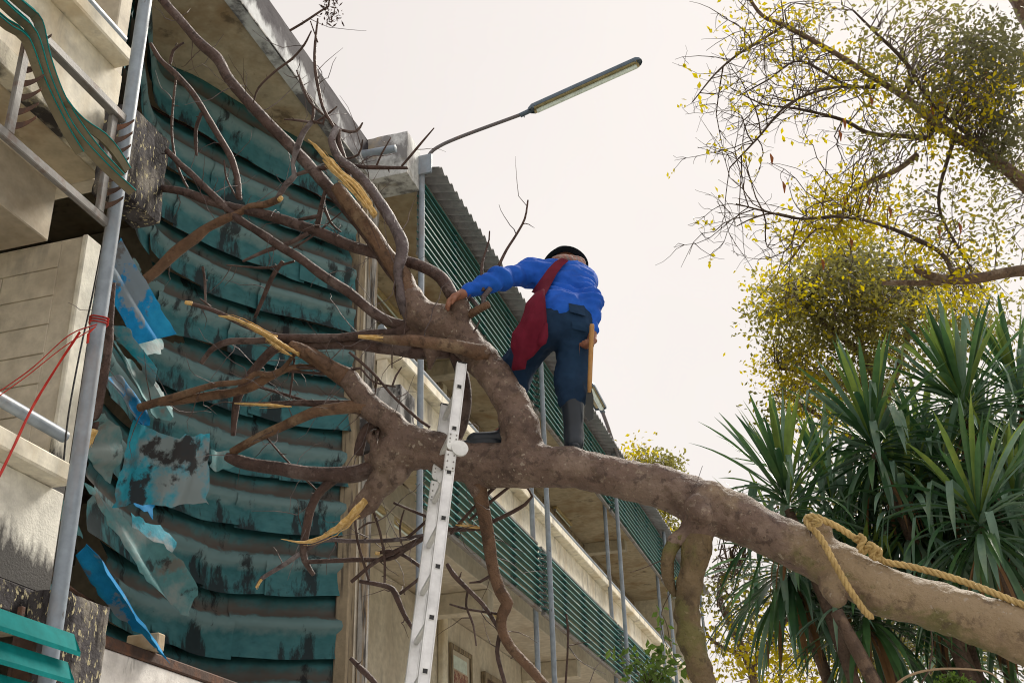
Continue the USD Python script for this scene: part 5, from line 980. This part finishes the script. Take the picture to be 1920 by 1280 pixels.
def cloth_bag(poly, hold, thick, seed):
    pg = shapely.Polygon(poly).buffer(-3).buffer(3).segmentize(4); x0, y0, x1, y1 = pg.bounds; gx, gy = np.meshgrid(np.arange(x0, x1, 4.0), np.arange(y0, y1, 4.0)); c = np.column_stack([gx.ravel(), gy.ravel()]); c = c[shapely.contains_xy(pg.buffer(-2), c[:, 0], c[:, 1])]
    q = np.vstack([np.array(pg.exterior.coords)[:-1], c]); from scipy.spatial import Delaunay
    tri = Delaunay(q).simplices; ce = q[tri].mean(1); tri = tri[shapely.contains_xy(pg, ce[:, 0], ce[:, 1])]
    dist = shapely.distance(pg.exterior, shapely.points(q)); bulge = np.sqrt(1 - (1 - np.clip(dist / 22, 0, 1)) ** 2) * thick
    dep = np.array([hold(x, y) for x, y in q]); fold = .014 * np.sin(q[:, 0] * .16 + q[:, 1] * .05 + 3 * meshkit.noise(np.column_stack([q * .03, np.full(len(q), seed)]))) * np.clip(dist / 14, 0, 1)
    f3 = np.array([P(x, y, d - b - f) for (x, y), d, b, f in zip(q, dep, bulge, fold)]); b3 = np.array([P(x, y, d + .3 * b + .006) for (x, y), d, b in zip(q, dep, bulge)]); n = len(q)
    ed = np.sort(np.vstack([tri[:, [0, 1]], tri[:, [1, 2]], tri[:, [2, 0]]]), 1); un, cn = np.unique(ed, axis=0, return_counts=True); bd = un[cn == 1]
    F = np.vstack([tri, tri[:, ::-1] + n, np.column_stack([bd[:, 0], bd[:, 1], bd[:, 1] + n]), np.column_stack([bd[:, 0], bd[:, 1] + n, bd[:, 0] + n])]); return np.vstack([f3, b3]), F
def near_dep(px, py, out): q = on_surface(px, py, allv, out); return (q - EYE) @ fwd
d0, d1 = near_dep(1012, 560, .02), near_dep(1000, 610, .03)
hold = lambda x, y: np.interp(y, [540, 600, 660, 700], [d0, d1, d1 - .02, d1 - .02])
part(BAG, "pouch", cloth_bag([(1004, 548), (1021, 540), (1024, 580), (1027, 622), (1025, 640), (1014, 651), (1000, 668), (988, 676), (985, 692), (961, 695), (959, 690), (963, 666), (957, 650), (960, 625), (975, 604), (982, 585), (986, 568)], hold, .035, 1), crimson, smooth=True)
part(BAG, "flap", cloth_bag([(1017, 612), (1027, 600), (1028, 630), (1024, 644), (1013, 651), (1006, 645), (1010, 628)], lambda x, y: hold(x, y) - .03, .02, 2), crimson, smooth=True)
# the tool in his right hand
TOOL = thing("machete", "machete with a long wooden handle held in the worker's right hand", "machete", P(1110, 650, 6.9))
hd = (haR - EYE) @ fwd - .035
p0, p1 = P(1110, 608, hd), P(1105, 735, hd - .03); part(TOOL, "handle", tube([p0 - (p1 - p0) * .005, p0 + (p1 - p0) * .05, p0 * .5 + p1 * .5, p1 * .9 + p0 * .1, p1], [.015, .0175, .0165, .0155, .013], 12, .02, .05, 1, .85), wood_handle, smooth=True)
dd = (p1 - p0) / np.linalg.norm(p1 - p0); e = np.cross(dd, p1 - EYE); e /= np.linalg.norm(e)
if e @ right < 0: e = -e
nb = np.cross(dd, e); pts = [p1 - dd * .03 - e * .010, p1 - dd * .03 + e * .010, p1 + dd * .03 + e * .026, p1 + dd * .15 + e * .030, p1 + dd * .17 + e * .0, p1 + dd * .13 - e * .022, p1 + dd * .02 - e * .018]
pts = np.array(pts); n = len(pts); V = np.vstack([pts + nb * .0025, pts - nb * .0025]); F = [(0, i, i + 1) for i in range(1, n - 1)] + [(n, n + i + 1, n + i) for i in range(1, n - 1)] + [t for i in range(n) for t in ((i, n + i, n + (i + 1) % n), (i, n + (i + 1) % n, (i + 1) % n))]
part(TOOL, "blade", (V, np.array(F)), blade_mat)
# ================================================================ vegetation
def leaf_mat(name, ramp, trans=.45, rough=.45):
    st = [(i / (len(ramp) - 1), c) for i, c in enumerate(ramp)]
    n = {"g": ("geometry", {}), "r": ("rgb_ramp", {"ramp": st}), "p": ("principled_bsdf", {"roughness": rough, "specular_ior_level": .4}), "t": ("translucent_bsdf", {}), "h": ("hsv", {"saturation": 1.1, "value": 1.9}), "m": ("mix_closure", {"fac": trans})}
    return usdkit.material(stage, "/World/Looks/" + name, n, [("g.random_per_island", "r.fac"), ("r.color", "p.base_color"), ("r.color", "h.color"), ("h.color", "t.color"), ("p.BSDF", "m.closure1"), ("t.BSDF", "m.closure2")], surface="m.closure")
lf_yellow = leaf_mat("yellow_leaves", [(0.24, 0.20, 0.02), (0.50, 0.34, 0.02), (0.70, 0.43, 0.02), (0.78, 0.46, 0.03), (0.46, 0.34, 0.03), (0.66, 0.34, 0.02)], .65)
lf_olive = leaf_mat("olive_leaves", [(0.11, 0.105, 0.03), (0.24, 0.19, 0.03), (0.40, 0.28, 0.03), (0.60, 0.38, 0.03), (0.16, 0.135, 0.05), (0.24, 0.155, 0.07)], .58)
lf_dark = leaf_mat("dark_leaves", [(0.075, 0.075, 0.035), (0.13, 0.12, 0.035), (0.20, 0.17, 0.035), (0.17, 0.12, 0.07)], .45)
lf_green = leaf_mat("fresh_green_leaves", [(0.08, 0.13, 0.03), (0.14, 0.19, 0.04), (0.22, 0.25, 0.06)], .5)
twig_mat = bark_mat("twig_bark", (0.075, 0.05, 0.035), (0.16, 0.12, 0.09), .2)
limb_mat = bark_mat("limb_bark", (0.15, 0.095, 0.06), (0.28, 0.22, 0.16), .3)
def leaves(c, size, rng, droop=.3):
    """folded leaf blades (two faces each side of the midrib) at the points c"""
    n = len(c); d = rng.normal(size=(n, 3)); d[:, 2] -= droop; d /= np.linalg.norm(d, axis=1, keepdims=True); s = np.cross(d, rng.normal(size=(n, 3))); s /= np.linalg.norm(s, axis=1, keepdims=True); u = np.cross(s, d)
    l = size * rng.uniform(.65, 1.25, (n, 1)); w = l * rng.uniform(.22, .32, (n, 1)); a = c; b = c + d * l; m1 = c + d * l * .5 + s * w + u * w * .35; m2 = c + d * l * .5 - s * w + u * w * .35
    V = np.stack([a, m1, b, m2], 1).reshape(-1, 3); i = np.arange(n)[:, None] * 4; return V, np.vstack([i + [0, 1, 2], i + [0, 2, 3]])
def tree(name, label, base, trunk, limbs, zones, seed, group=None, lsize=.07, depth_spread=1.2, twig_n=2):
    """limbs: picture paths with depth and radius; zones: (px, py, rx, ry, depth, spread, clumps, leaves each, material, clump radius, leaf size)"""
    rng = np.random.default_rng(seed); t = thing(name, label, "tree", base, group)
    pts = []
    if trunk is not None: part(t, "trunk", tube([(*p[:3],) for p in trunk], [p[3] for p in trunk], 12, .25, .2, seed), limb_mat, smooth=True); pts.append(smooth_path(np.array(trunk, float), .2))
    for lm in limbs:
        w = smooth_path(W(lm), .06); part(t, "limb", tube(w[:, :3], w[:, 3], 8, None, .15, seed), limb_mat if w[0, 3] > .03 else twig_mat, smooth=True); pts.append(w)
    L = np.vstack(pts); tw, byl = [], {}
    for (px, py, rx, ry, dep, sp, nc, nl, lm, cr, ls) in zones:
        for _ in range(nc):
            r_ = math.sqrt(rng.random()); a = rng.uniform(0, 6.283); c = P(px + math.cos(a) * r_ * rx, py + math.sin(a) * r_ * ry, dep + rng.normal(0, sp))
            j = np.linalg.norm(L[:, :3] - c, axis=1).argmin(); o = L[j, :3]; dist = np.linalg.norm(c - o); k = max(3, int(dist / .25)); q = [o]
            if dist > .1 and rng.random() < twig_n / 2:
                for i in range(1, k + 1): q.append(o + (c - o) * i / k + rng.normal(0, .05 * dist ** .5, 3) * (i < k) + np.array([0, 0, .10 * dist * math.sin(i / k * 3.14)]))
                rr_ = min(.004 + .0035 * dist, L[j, 3] * .6); tw.append(tube(q, np.linspace(rr_, .003, len(q)), 4))
            byl.setdefault((lm, ls), []).append(c + rng.normal(0, cr, (max(1, rng.poisson(nl)), 3)) * [1, 1, .75])
    if tw: part(t, "twigs", tw, twig_mat, kind="stuff")
    for (lm, ls), cs in byl.items(): part(t, "foliage", leaves(np.vstack(cs), ls, rng), lm, kind="stuff")
    return t, L
def bare_twigs(t, L, n, rng, lmin, lmax, out=(-1, 0, 0.1), leafy=.0):
    tw, lv = [], []
    for _ in range(n):
        j = rng.integers(1, len(L) - 1); d = np.asarray(out) + rng.normal(0, .7, 3); d /= np.linalg.norm(d); l = rng.uniform(lmin, lmax); q = [L[j, :3]]; k = 7
        for i in range(k): d = d + rng.normal(0, .22, 3); d /= np.linalg.norm(d); q.append(q[-1] + d * l / k)
        r0 = min(.004 + .004 * l, L[j, 3] * .8); tw.append(tube(q, np.linspace(r0, .0025, k + 1), 4))
        for i in range(2, k):
            for _s in range(rng.integers(0, 3)):
                e = d + rng.normal(0, .8, 3); e /= np.linalg.norm(e); z = [q[i]]; m_ = rng.uniform(.1, .4) * l
                for s_ in range(4): e = e + rng.normal(0, .3, 3); e /= np.linalg.norm(e); z.append(z[-1] + e * m_ / 4)
                tw.append(tube(z, np.linspace(r0 * .55, .002, 5), 3)); lv += [z[-1]] if rng.random() < leafy else []
    part(t, "bare_twigs", tw, twig_mat, kind="stuff")
    if lv: part(t, "leaf_tips", leaves(np.array(lv).repeat(4, 0) + rng.normal(0, .03, (len(lv) * 4, 3)), .07, rng), lf_yellow, kind="stuff")
# ---- big half bare tree, upper right, depth about 13 m
D = 13.0
up = [[(2120, 640, D, 26), (2010, 440, D, 20), (1920, 345, D, 14), (1850, 290, D, 11), (1790, 255, D, 9.5), (1750, 228, D, 8.5), (1700, 185, D, 7.5), (1645, 150, D, 6.5), (1590, 115, D, 5.5), (1540, 85, D, 5), (1470, 48, D, 5), (1430, 30, D, 4), (1400, -10, D, 3)],
      [(1470, 48, D, 3), (1420, 80, D - .1, 2.6), (1380, 105, D - .2, 2.2), (1340, 140, D - .3, 1.8), (1298, 192, D - .4, 1)],
      [(1640, 165, D, 3), (1560, 165, D - .1, 2.6), (1480, 195, D - .2, 2.4), (1420, 260, D - .3, 2), (1368, 315, D - .4, 1.2)],
      [(1650, 160, D, 3), (1590, 160, D, 2.6), (1500, 115, D + .2, 2), (1440, 150, D + .3, 1.5), (1385, 180, D + .4, 1)],
      [(1740, 260, D + .3, 5), (1690, 255, D + .3, 4.5), (1630, 250, D + .3, 4), (1580, 225, D + .4, 3.4), (1500, 205, D + .5, 2.6), (1430, 195, D + .6, 1.6), (1370, 165, D + .6, 1)],
      [(1720, 290, D, 6), (1680, 320, D, 5), (1632, 340, D, 4.5), (1590, 370, D, 3.6), (1570, 430, D, 3), (1530, 430, D, 2), (1480, 490, D, 2)],
      [(1870, 300, D, 4), (1800, 240, D - .3, 4), (1750, 200, D - .3, 4), (1700, 120, D - .3, 4), (1640, 60, D - .3, 3), (1600, 20, D - .3, 2)], [(1790, 255, D, 4), (1760, 380, D, 3), (1800, 470, D, 2.6), (1820, 500, D, 2)],
      [(2060, 500, D - .6, 16), (1960, 506, D - .6, 13), (1900, 509, D - .6, 11), (1830, 522, D - .6, 10.5), (1780, 524, D - .6, 9), (1742, 516, D - .6, 8), (1714, 503, D - .6, 6)], [(1830, 522, D - .6, 6), (1750, 530, D - .6, 6), (1655, 530, D - .6, 5)],
      [(1790, 520, D - .6, 5), (1765, 475, D - .6, 4.5), (1700, 440, D - .6, 4), (1630, 415, D - .6, 3.4), (1570, 406, D - .6, 3), (1500, 410, D - .6, 2.5), (1430, 395, D - .6, 2), (1380, 382, D - .6, 1)],
      [(1500, 410, D - .6, 1.8), (1450, 400, D - .6, 1.8), (1410, 410, D - .6, 1.5), (1380, 425, D - .6, 1)], [(1980, 120, D + 3, 30), (1945, 40, D + 3, 28), (1905, -30, D + 3, 24)]]
tb = P(2120, 640, D); trunkA = [(tb[0] + 1.2, tb[1] + .8, -.1, .38), (tb[0] + .9, tb[1] + .5, 2.5, .30), (tb[0] + .4, tb[1] + .2, 5.0, .24), (tb[0], tb[1], tb[2], .19)]
z = []
for px, py, rx, ry, n, mt, nl in ((1830, 60, 80, 55, 20, lf_dark, 26), (1840, 130, 85, 60, 46, lf_dark, 40), (1880, 110, 60, 60, 28, lf_dark, 40), (1870, 250, 60, 80, 44, lf_dark, 40), (1850, 330, 70, 60, 26, lf_olive, 34), (1750, 150, 85, 100, 46, lf_olive, 26), (1660, 110, 80, 70, 30, lf_olive, 20), (1700, 230, 90, 80, 34, lf_olive, 22), (1790, 200, 80, 90, 34, lf_yellow, 20),
                                  (1600, 140, 70, 60, 16, lf_yellow, 13), (1480, 60, 80, 55, 16, lf_yellow, 8), (1560, 30, 90, 40, 14, lf_olive, 10), (1420, 40, 50, 50, 9, lf_yellow, 7), (1500, 150, 100, 70, 12, lf_yellow, 6), (1880, 160, 40, 30, 10, lf_yellow, 18), (1720, 20, 110, 35, 24, lf_olive, 18), (1600, 370, 70, 50, 24, lf_yellow, 20), (1560, 430, 80, 45, 30, lf_yellow, 22), (1700, 330, 80, 60, 22, lf_olive, 16),
                                  (1800, 430, 120, 70, 34, lf_olive, 15), (1780, 490, 90, 40, 18, lf_yellow, 18), (1880, 460, 50, 70, 18, lf_olive, 14), (1790, 545, 60, 30, 14, lf_yellow, 20), (1740, 390, 90, 50, 16, lf_olive, 12), (1660, 420, 60, 40, 10, lf_yellow, 10)):
    z.append((px, py, rx, ry, D, .7, int(n * (.72 if mt is not lf_yellow else 1.5)), nl * 1.0, mt, .13, .062 if mt is not lf_dark else .07))
t1, L1_ = tree("half_bare_tree", "tall half bare tree with yellow and dark leaf clusters at the upper right", (tb[0] + 1.2, tb[1] + .8, 0), trunkA, up, z, 11)
rng = np.random.default_rng(12); sub = np.vstack([smooth_path(W(l), .06) for l in up[1:6] + up[10:12]] + [smooth_path(W(up[0][7:]), .06)]); bare_twigs(t1, sub, 130, rng, .4, 1.3, (-.75, 0, -.05), .25)
pods = []
for _ in range(16): c = P(rng.uniform(1400, 1850), rng.uniform(130, 500), D - .3); pods.append(tube([c, c + [.01, 0, -.06], c + [.0, .01, -.14]], [.006, .02, .004], 6))
part(t1, "seed_pods", pods, mat("orange_seed_pod", (0.28, 0.085, 0.02), [], .7), kind="stuff")
# ---- dense olive tree behind the dracaenas
D2 = 18.0; tb = P(1700, 900, D2)
lim2 = [[(1690, 900, D2, 12), (1660, 760, D2, 10), (1620, 670, D2, 8), (1550, 610, D2, 6), (1500, 560, D2, 4)], [(1640, 720, D2, 6), (1580, 720, D2, 5), (1520, 700, D2, 4), (1460, 690, D2, 3)], [(1660, 760, D2, 7), (1700, 640, D2, 6), (1720, 560, D2, 5), (1800, 500, D2, 3)], [(1690, 850, D2, 6), (1600, 820, D2, 5), (1520, 770, D2, 4), (1470, 740, D2, 3)], [(1620, 670, D2, 5), (1600, 560, D2, 4), (1590, 490, D2, 3)]]
z = [(px, py, rx, ry, D2, 1.0, int(n * 1.5), nl * (1.15 if mt is not lf_yellow else 1.4), mt, .18, .08) for px, py, rx, ry, n, mt, nl in ((1580, 560, 120, 75, 60, lf_olive, 36), (1500, 580, 90, 80, 40, lf_olive, 30), (1450, 560, 50, 50, 18, lf_yellow, 22), (1650, 520, 70, 50, 34, lf_dark, 40), (1600, 480, 80, 40, 24, lf_olive, 30), (1700, 600, 80, 90, 40, lf_olive, 32), (1540, 650, 100, 70, 36, lf_olive, 26), (1490, 690, 70, 60, 26, lf_yellow, 22), (1620, 700, 90, 80, 36, lf_olive, 24), (1480, 760, 50, 40, 14, lf_olive, 16), (1560, 760, 80, 60, 24, lf_yellow, 20), (1780, 600, 70, 70, 24, lf_olive, 22), (1660, 600, 60, 60, 20, lf_yellow, 18), (1560, 520, 60, 50, 16, lf_yellow, 20), (1850, 600, 80, 70, 24, lf_olive, 20))]
tree("bushy_tree", "bushy olive and yellow tree rising behind the spiky plants", (tb[0], tb[1], 0), [(tb[0], tb[1], -.1, .3), (tb[0], tb[1], 4, .24), (*tb, .1)], lim2, z, 21)
# ---- lower backdrop of sunlit yellow foliage
D3 = 15.0; tb = P(1480, 1300, D3)
lim3 = [[(1420, 1330, D3, 9), (1410, 1260, D3, 8), (1380, 1190, D3, 7), (1350, 1120, D3, 5), (1370, 1060, D3, 3)], [(1410, 1250, D3, 6), (1460, 1180, D3, 5), (1500, 1130, D3, 4)], [(1400, 1230, D3, 6), (1350, 1210, D3, 4), (1325, 1190, D3, 3)], [(1560, 1330, D3, 7), (1590, 1230, D3, 6), (1570, 1150, D3, 4)]]
z = [(px, py, rx, ry, D3, 1.2, n if mt is not lf_dark else n // 2, nl * 1.3, mt, .2, .075) for px, py, rx, ry, n, mt, nl in ((1360, 1130, 60, 70, 22, lf_olive, 16), (1400, 1210, 80, 70, 34, lf_yellow, 16), (1470, 1230, 80, 60, 30, lf_yellow, 18), (1420, 1100, 90, 50, 22, lf_olive, 14), (1550, 1240, 80, 50, 30, lf_yellow, 18), (1500, 1160, 100, 60, 28, lf_dark, 20), (1620, 1210, 80, 70, 30, lf_olive, 20), (1740, 1220, 120, 60, 44, lf_olive, 22), (1860, 1230, 90, 50, 34, lf_dark, 26), (1780, 1120, 140, 70, 44, lf_dark, 26), (1640, 1060, 140, 70, 40, lf_dark, 24), (1850, 1020, 100, 120, 44, lf_dark, 26), (1600, 950, 120, 90, 36, lf_olive, 18), (1750, 900, 140, 80, 40, lf_olive, 20), (1880, 860, 60, 90, 24, lf_olive, 20), (1480, 960, 80, 60, 16, lf_olive, 12))]
tree("undergrowth_tree", "low sunlit tree with yellow leaves and dark twigs under the fallen trunk", (tb[0], tb[1], 0), [(tb[0], tb[1], -.1, .14), (tb[0] - .1, tb[1], tb[2], .1)], lim3, z, 31)
# ---- two small crowns beyond the end of the building
for lab, zs, dd, bx in (("small tree top showing above the trunk at the end of the roof", [(1185, 852, 32, 24), (1225, 866, 36, 16), (1255, 872, 18, 12)], 33.5, (1200, 900)), ("yellow tree beyond the far end of the upper slats", [(1235, 985, 26, 40), (1258, 960, 20, 30), (1230, 950, 16, 18), (1265, 1000, 14, 20)], 34.0, (1250, 1020))):
    q = P(*bx, dd); tree("far_tree", lab, (q[0], q[1], 0), [(q[0], q[1], -.1, .25), (q[0], q[1], q[2] - 1.5, .14)], [[(bx[0], bx[1] + 20, dd, 4), (bx[0] - 5, bx[1] - 30, dd, 2)]], [(a, b, c, d_, dd, .5, 16, 20, lf_olive if i else lf_yellow, .22, .13) for i, (a, b, c, d_) in enumerate(zs)], 40 + bx[0])
# ---- sapling leaves at the foot of the far poles
q = P(1215, 1290, 11.5); SAP = thing("sapling", "sapling with pale narrow leaves below the far poles", "plant", (q[0], q[1], 0)); rng = np.random.default_rng(5)
part(SAP, "stem", tube([(q[0] + .05, q[1], -.05), (q[0], q[1] + .1, 1.5), q], [.03, .022, .012], 8, .1), twig_mat, smooth=True)
cs, st = [], []
for _ in range(26):
    e = P(rng.normal(1222, 30), rng.normal(1258, 18), 11.5 + rng.normal(0, .2)); st.append(tube([q, (q + e) / 2 + [0, 0, .05], e], [.006, .004, .002], 4)); cs.append(e + rng.normal(0, .06, (9, 3)))
part(SAP, "twigs", st, twig_mat, kind="stuff"); part(SAP, "foliage", leaves(np.vstack(cs), .10, rng), lf_green, kind="stuff")
VINE = thing("vine", "thin leafy vine hanging from the fallen trunk past the far poles", "plant", P(1245, 1130, 6.4)); cs, st = [], []
for a in ([(1262, 1100, 6.3), (1240, 1150, 6.3), (1246, 1200, 6.3), (1268, 1240, 6.28)], [(1240, 1150, 6.3), (1250, 1170, 6.3), (1258, 1215, 6.3)]):
    c = smooth_path(np.array([P(*p) for p in a]), .02); st.append(tube(c, .0025, 4)); cs.append(c[::3].repeat(2, 0) + rng.normal(0, .012, (len(c[::3]) * 2, 3)))
part(VINE, "stem", st, twig_mat); part(VINE, "foliage", leaves(np.vstack(cs), .045, rng), lf_green, kind="stuff")
# ================================================================ dracaenas: rosettes of sword leaves
def drac_mat(name, base, trans): 
    return mat(name, base, [((base[0] * 2.0, base[1] * 1.5, base[2] * 1.2), 6, (1, 1, 1), .48, .7, .6)], .34, .05, 60, spec=.5, translucent=trans)
dr_mats = [drac_mat("sword_leaf_deep", (0.030, 0.088, 0.036), .3), drac_mat("sword_leaf_mid", (0.062, 0.145, 0.052), .4), drac_mat("sword_leaf_light", (0.16, 0.25, 0.055), .5), drac_mat("sword_leaf_blue", (0.13, 0.23, 0.165), .25)]
dead_mat = mat("dead_sword_leaf", (0.22, 0.12, 0.055), [], .8, translucent=.2); stem_mat = bark_mat("dracaena_bark", (0.10, 0.065, 0.045), (0.25, 0.17, 0.11), .2)
def sword(c, d, l, w, bend, kink, rng):
    """one strap leaf from c: leaves along d, arches over, may fold down at kink"""
    n = 9; p = c.copy(); V = []; d = d / np.linalg.norm(d); s = np.cross(d, UP)
    if np.linalg.norm(s) < .05: s = rng.normal(size=3) * [1, 1, 0]
    s /= np.linalg.norm(s)
    for i in range(n):
        t = i / (n - 1); wd = w * (math.sin(math.pi * min(1, .16 + t * .5)) if t < .68 else (1 - ((t - .68) / .32) ** 1.4)) * (1 if t < .999 else .02); wd = max(wd, .0012)
        nn = np.cross(s, d); V += [p - s * wd + nn * wd * .35, p - nn * .0, p + s * wd + nn * wd * .35]
        g = bend * (.3 + t) / n; d = d - UP * g
        if kink and abs(t - kink) < .07: d = d * .25 - UP * .9
        d /= np.linalg.norm(d); p = p + d * l / (n - 1)
    F = []
    for i in range(n - 1):
        for j in (0, 1): a = i * 3 + j; F += [(a, a + 1, a + 4), (a, a + 4, a + 3)]
    return np.array(V), np.array(F)
HEADS = [ # px, py, depth, leaves, length, upright share, label
    (1478, 950, 8.6, 46, .76, .6, "spiky plant head rising just above the trunk, leftmost of the clump"), (1640, 845, 8.9, 58, .80, .5, "spiky plant head in the middle of the clump against the olive tree"), (1812, 775, 9.3, 64, .82, .5, "tallest spiky plant head at the upper right of the clump"),
    (1915, 755, 9.8, 46, .78, .55, "spiky plant head cut by the right picture edge"), (1705, 985, 8.8, 50, .85, .25, "spiky plant head with drooping leaves behind the rope knot"), (1838, 985, 8.0, 54, .85, .2, "spiky plant head with long pale drooping leaves above the rope"), (1905, 960, 8.6, 44, .8, .3, "spiky plant head with drooping leaves at the right edge above the rope"),
    (1478, 1070, 9.0, 46, .85, .12, "dark spiky plant head hanging below the trunk left of the rope loop"), (1625, 1150, 8.6, 50, .80, .35, "dark spiky plant head below the trunk right of the rope loop"), (1560, 945, 9.6, 40, .8, .4, "shaded spiky plant head between the leftmost and the middle one"), (1735, 880, 9.9, 44, .85, .4, "shaded spiky plant head behind the two highest ones"), (1800, 1215, 9.2, 44, .8, .4, "dark spiky plant head low in the right corner"), (1850, 870, 10.0, 40, .85, .35, "dark spiky plant head under the tallest one"), (1770, 1060, 8.9, 46, .8, .2, "dark drooping plant head just behind the thick rope end of the trunk"), (1900, 1090, 8.8, 46, .8, .2, "drooping plant head behind the trunk at the right picture edge"), (1590, 1040, 9.3, 40, .8, .2, "dark drooping plant head behind the rope loop"), (1680, 930, 9.3, 46, .8, .2, "shaded drooping plant head below the middle spiky one"), (1775, 880, 9.0, 50, .8, .15, "drooping skirt of leaves below the tallest spiky head")]
for hi, (px, py, dep, nl, ln, upr, lab) in enumerate(HEADS):
    rng = np.random.default_rng(100 + hi); c = P(px, py, dep); t = thing("dracaena", lab, "spiky plant", (c[0] + .5, c[1] + .4, 0), "strap leaved plants behind the fallen trunk")
    g = np.array([c[0] + .35 + rng.uniform(-.2, .5), c[1] + .3 + rng.uniform(-.2, .4), -.05]); part(t, "stem", tube([g, g * .6 + c * .4 + [.08, 0, 0], g * .2 + c * .8 + [.05, .05, 0], c - UP * .02], [.07, .052, .044, .034], 10, .12, .2, hi), stem_mat, smooth=True)
    nl = int(nl * 2.1)
    for k in range(nl):
        f = k / nl; az = k * 2.39996 + rng.normal(0, .15)
        el = rng.uniform(.45, 1.4) if rng.random() < upr else rng.uniform(-.9, .5)
        d = np.array([math.cos(az) * math.cos(el), math.sin(az) * math.cos(el), math.sin(el)]); l = ln * rng.uniform(.75, 1.12)
        kink = rng.uniform(.45, .75) if (el > -.1 and el < .9 and rng.random() < .35) else 0
        m_ = dr_mats[2] if (el > .8 and rng.random() < .5) else dr_mats[3] if (kink or rng.random() < .22) else dr_mats[int(rng.random() < .5)]
        o = c + UP * (.10 * (el > .3) - .12 * (el < 0)) * rng.random() + d * .03
        part(t, "leaf", sword(o, d, l, rng.uniform(.018, .027), rng.uniform(.25, .9) if el > .6 else rng.uniform(1.0, 2.6), kink, rng), m_, smooth=True)
    dl = [sword(c - UP * .1 + rng.normal(0, .02, 3), np.array([math.cos(a), math.sin(a), -1.2]), ln * .8, .015, 3.0, 0, rng) for a in rng.uniform(0, 6.28, 7)]
    part(t, "dead_leaves", dl, dead_mat, smooth=True, kind="stuff")
# leaning brown stem below the rope loop, twigs and a mossy tuft at the bottom right
q0, q1 = P(1568, 1145, 7.6), P(1645, 1290, 7.4); e = (q1 - q0) / np.linalg.norm(q1 - q0); q2 = q1 + e * (-(q1[2]) / e[2]); solo("bare_stem", tube([q0, q1, q2], [.038, .045, .06], 12, .1, .2, 3), stem_mat, "bare reddish brown leaning stem below the rope loop", "stem", smooth=True)
DT = thing("dry_twig", "pale arching dry twig in the bottom right corner", "twig", P(1780, 1270, 6.8)); part(DT, "stem", tube(np.array([P(x, y, 6.8) for x, y in ((1660, 1300), (1700, 1268), (1745, 1255), (1800, 1253), (1850, 1258), (1870, 1270))]), [.009, .008, .007, .006, .005, .003], 6, .03), mat("pale_twig", (0.33, 0.24, 0.15), [], .8), smooth=True)
part(DT, "side_twig", [tube([P(1742, 1255, 6.8), P(1748, 1210, 6.8), P(1744, 1170, 6.8)], [.006, .005, .003], 5, .03), tube([P(1742, 1256, 6.8), P(1730, 1275, 6.8), P(1722, 1300, 6.8)], [.006, .006, .006], 5, .03)], twig_mat, smooth=True)
FN = thing("fern", "bright green feathery tuft at the bottom right edge", "plant", P(1790, 1285, 6.2)); fr = []; c = P(1790, 1300, 6.2); rng = np.random.default_rng(77)
for k in range(46):
    a = rng.uniform(0, 6.28); el = rng.uniform(.1, 1.5); d = np.array([math.cos(a) * math.cos(el), math.sin(a) * math.cos(el), math.sin(el)]); q = [c + d * s * .12 - UP * s * s * .03 for s in np.linspace(.1, 1, 5)]; fr.append(tube(q, [.004, .004, .0035, .003, .002], 3))
    for s in q[1:]: fr.append(leaves(s + rng.normal(0, .008, (5, 3)), .03, rng))
part(FN, "fronds", fr, lf_green, kind="stuff"); part(FN, "stem", tube([c - UP * c[2] - UP * .05, c - UP * .5, c + UP * .02], [.03, .02, .012], 6, .2), twig_mat)
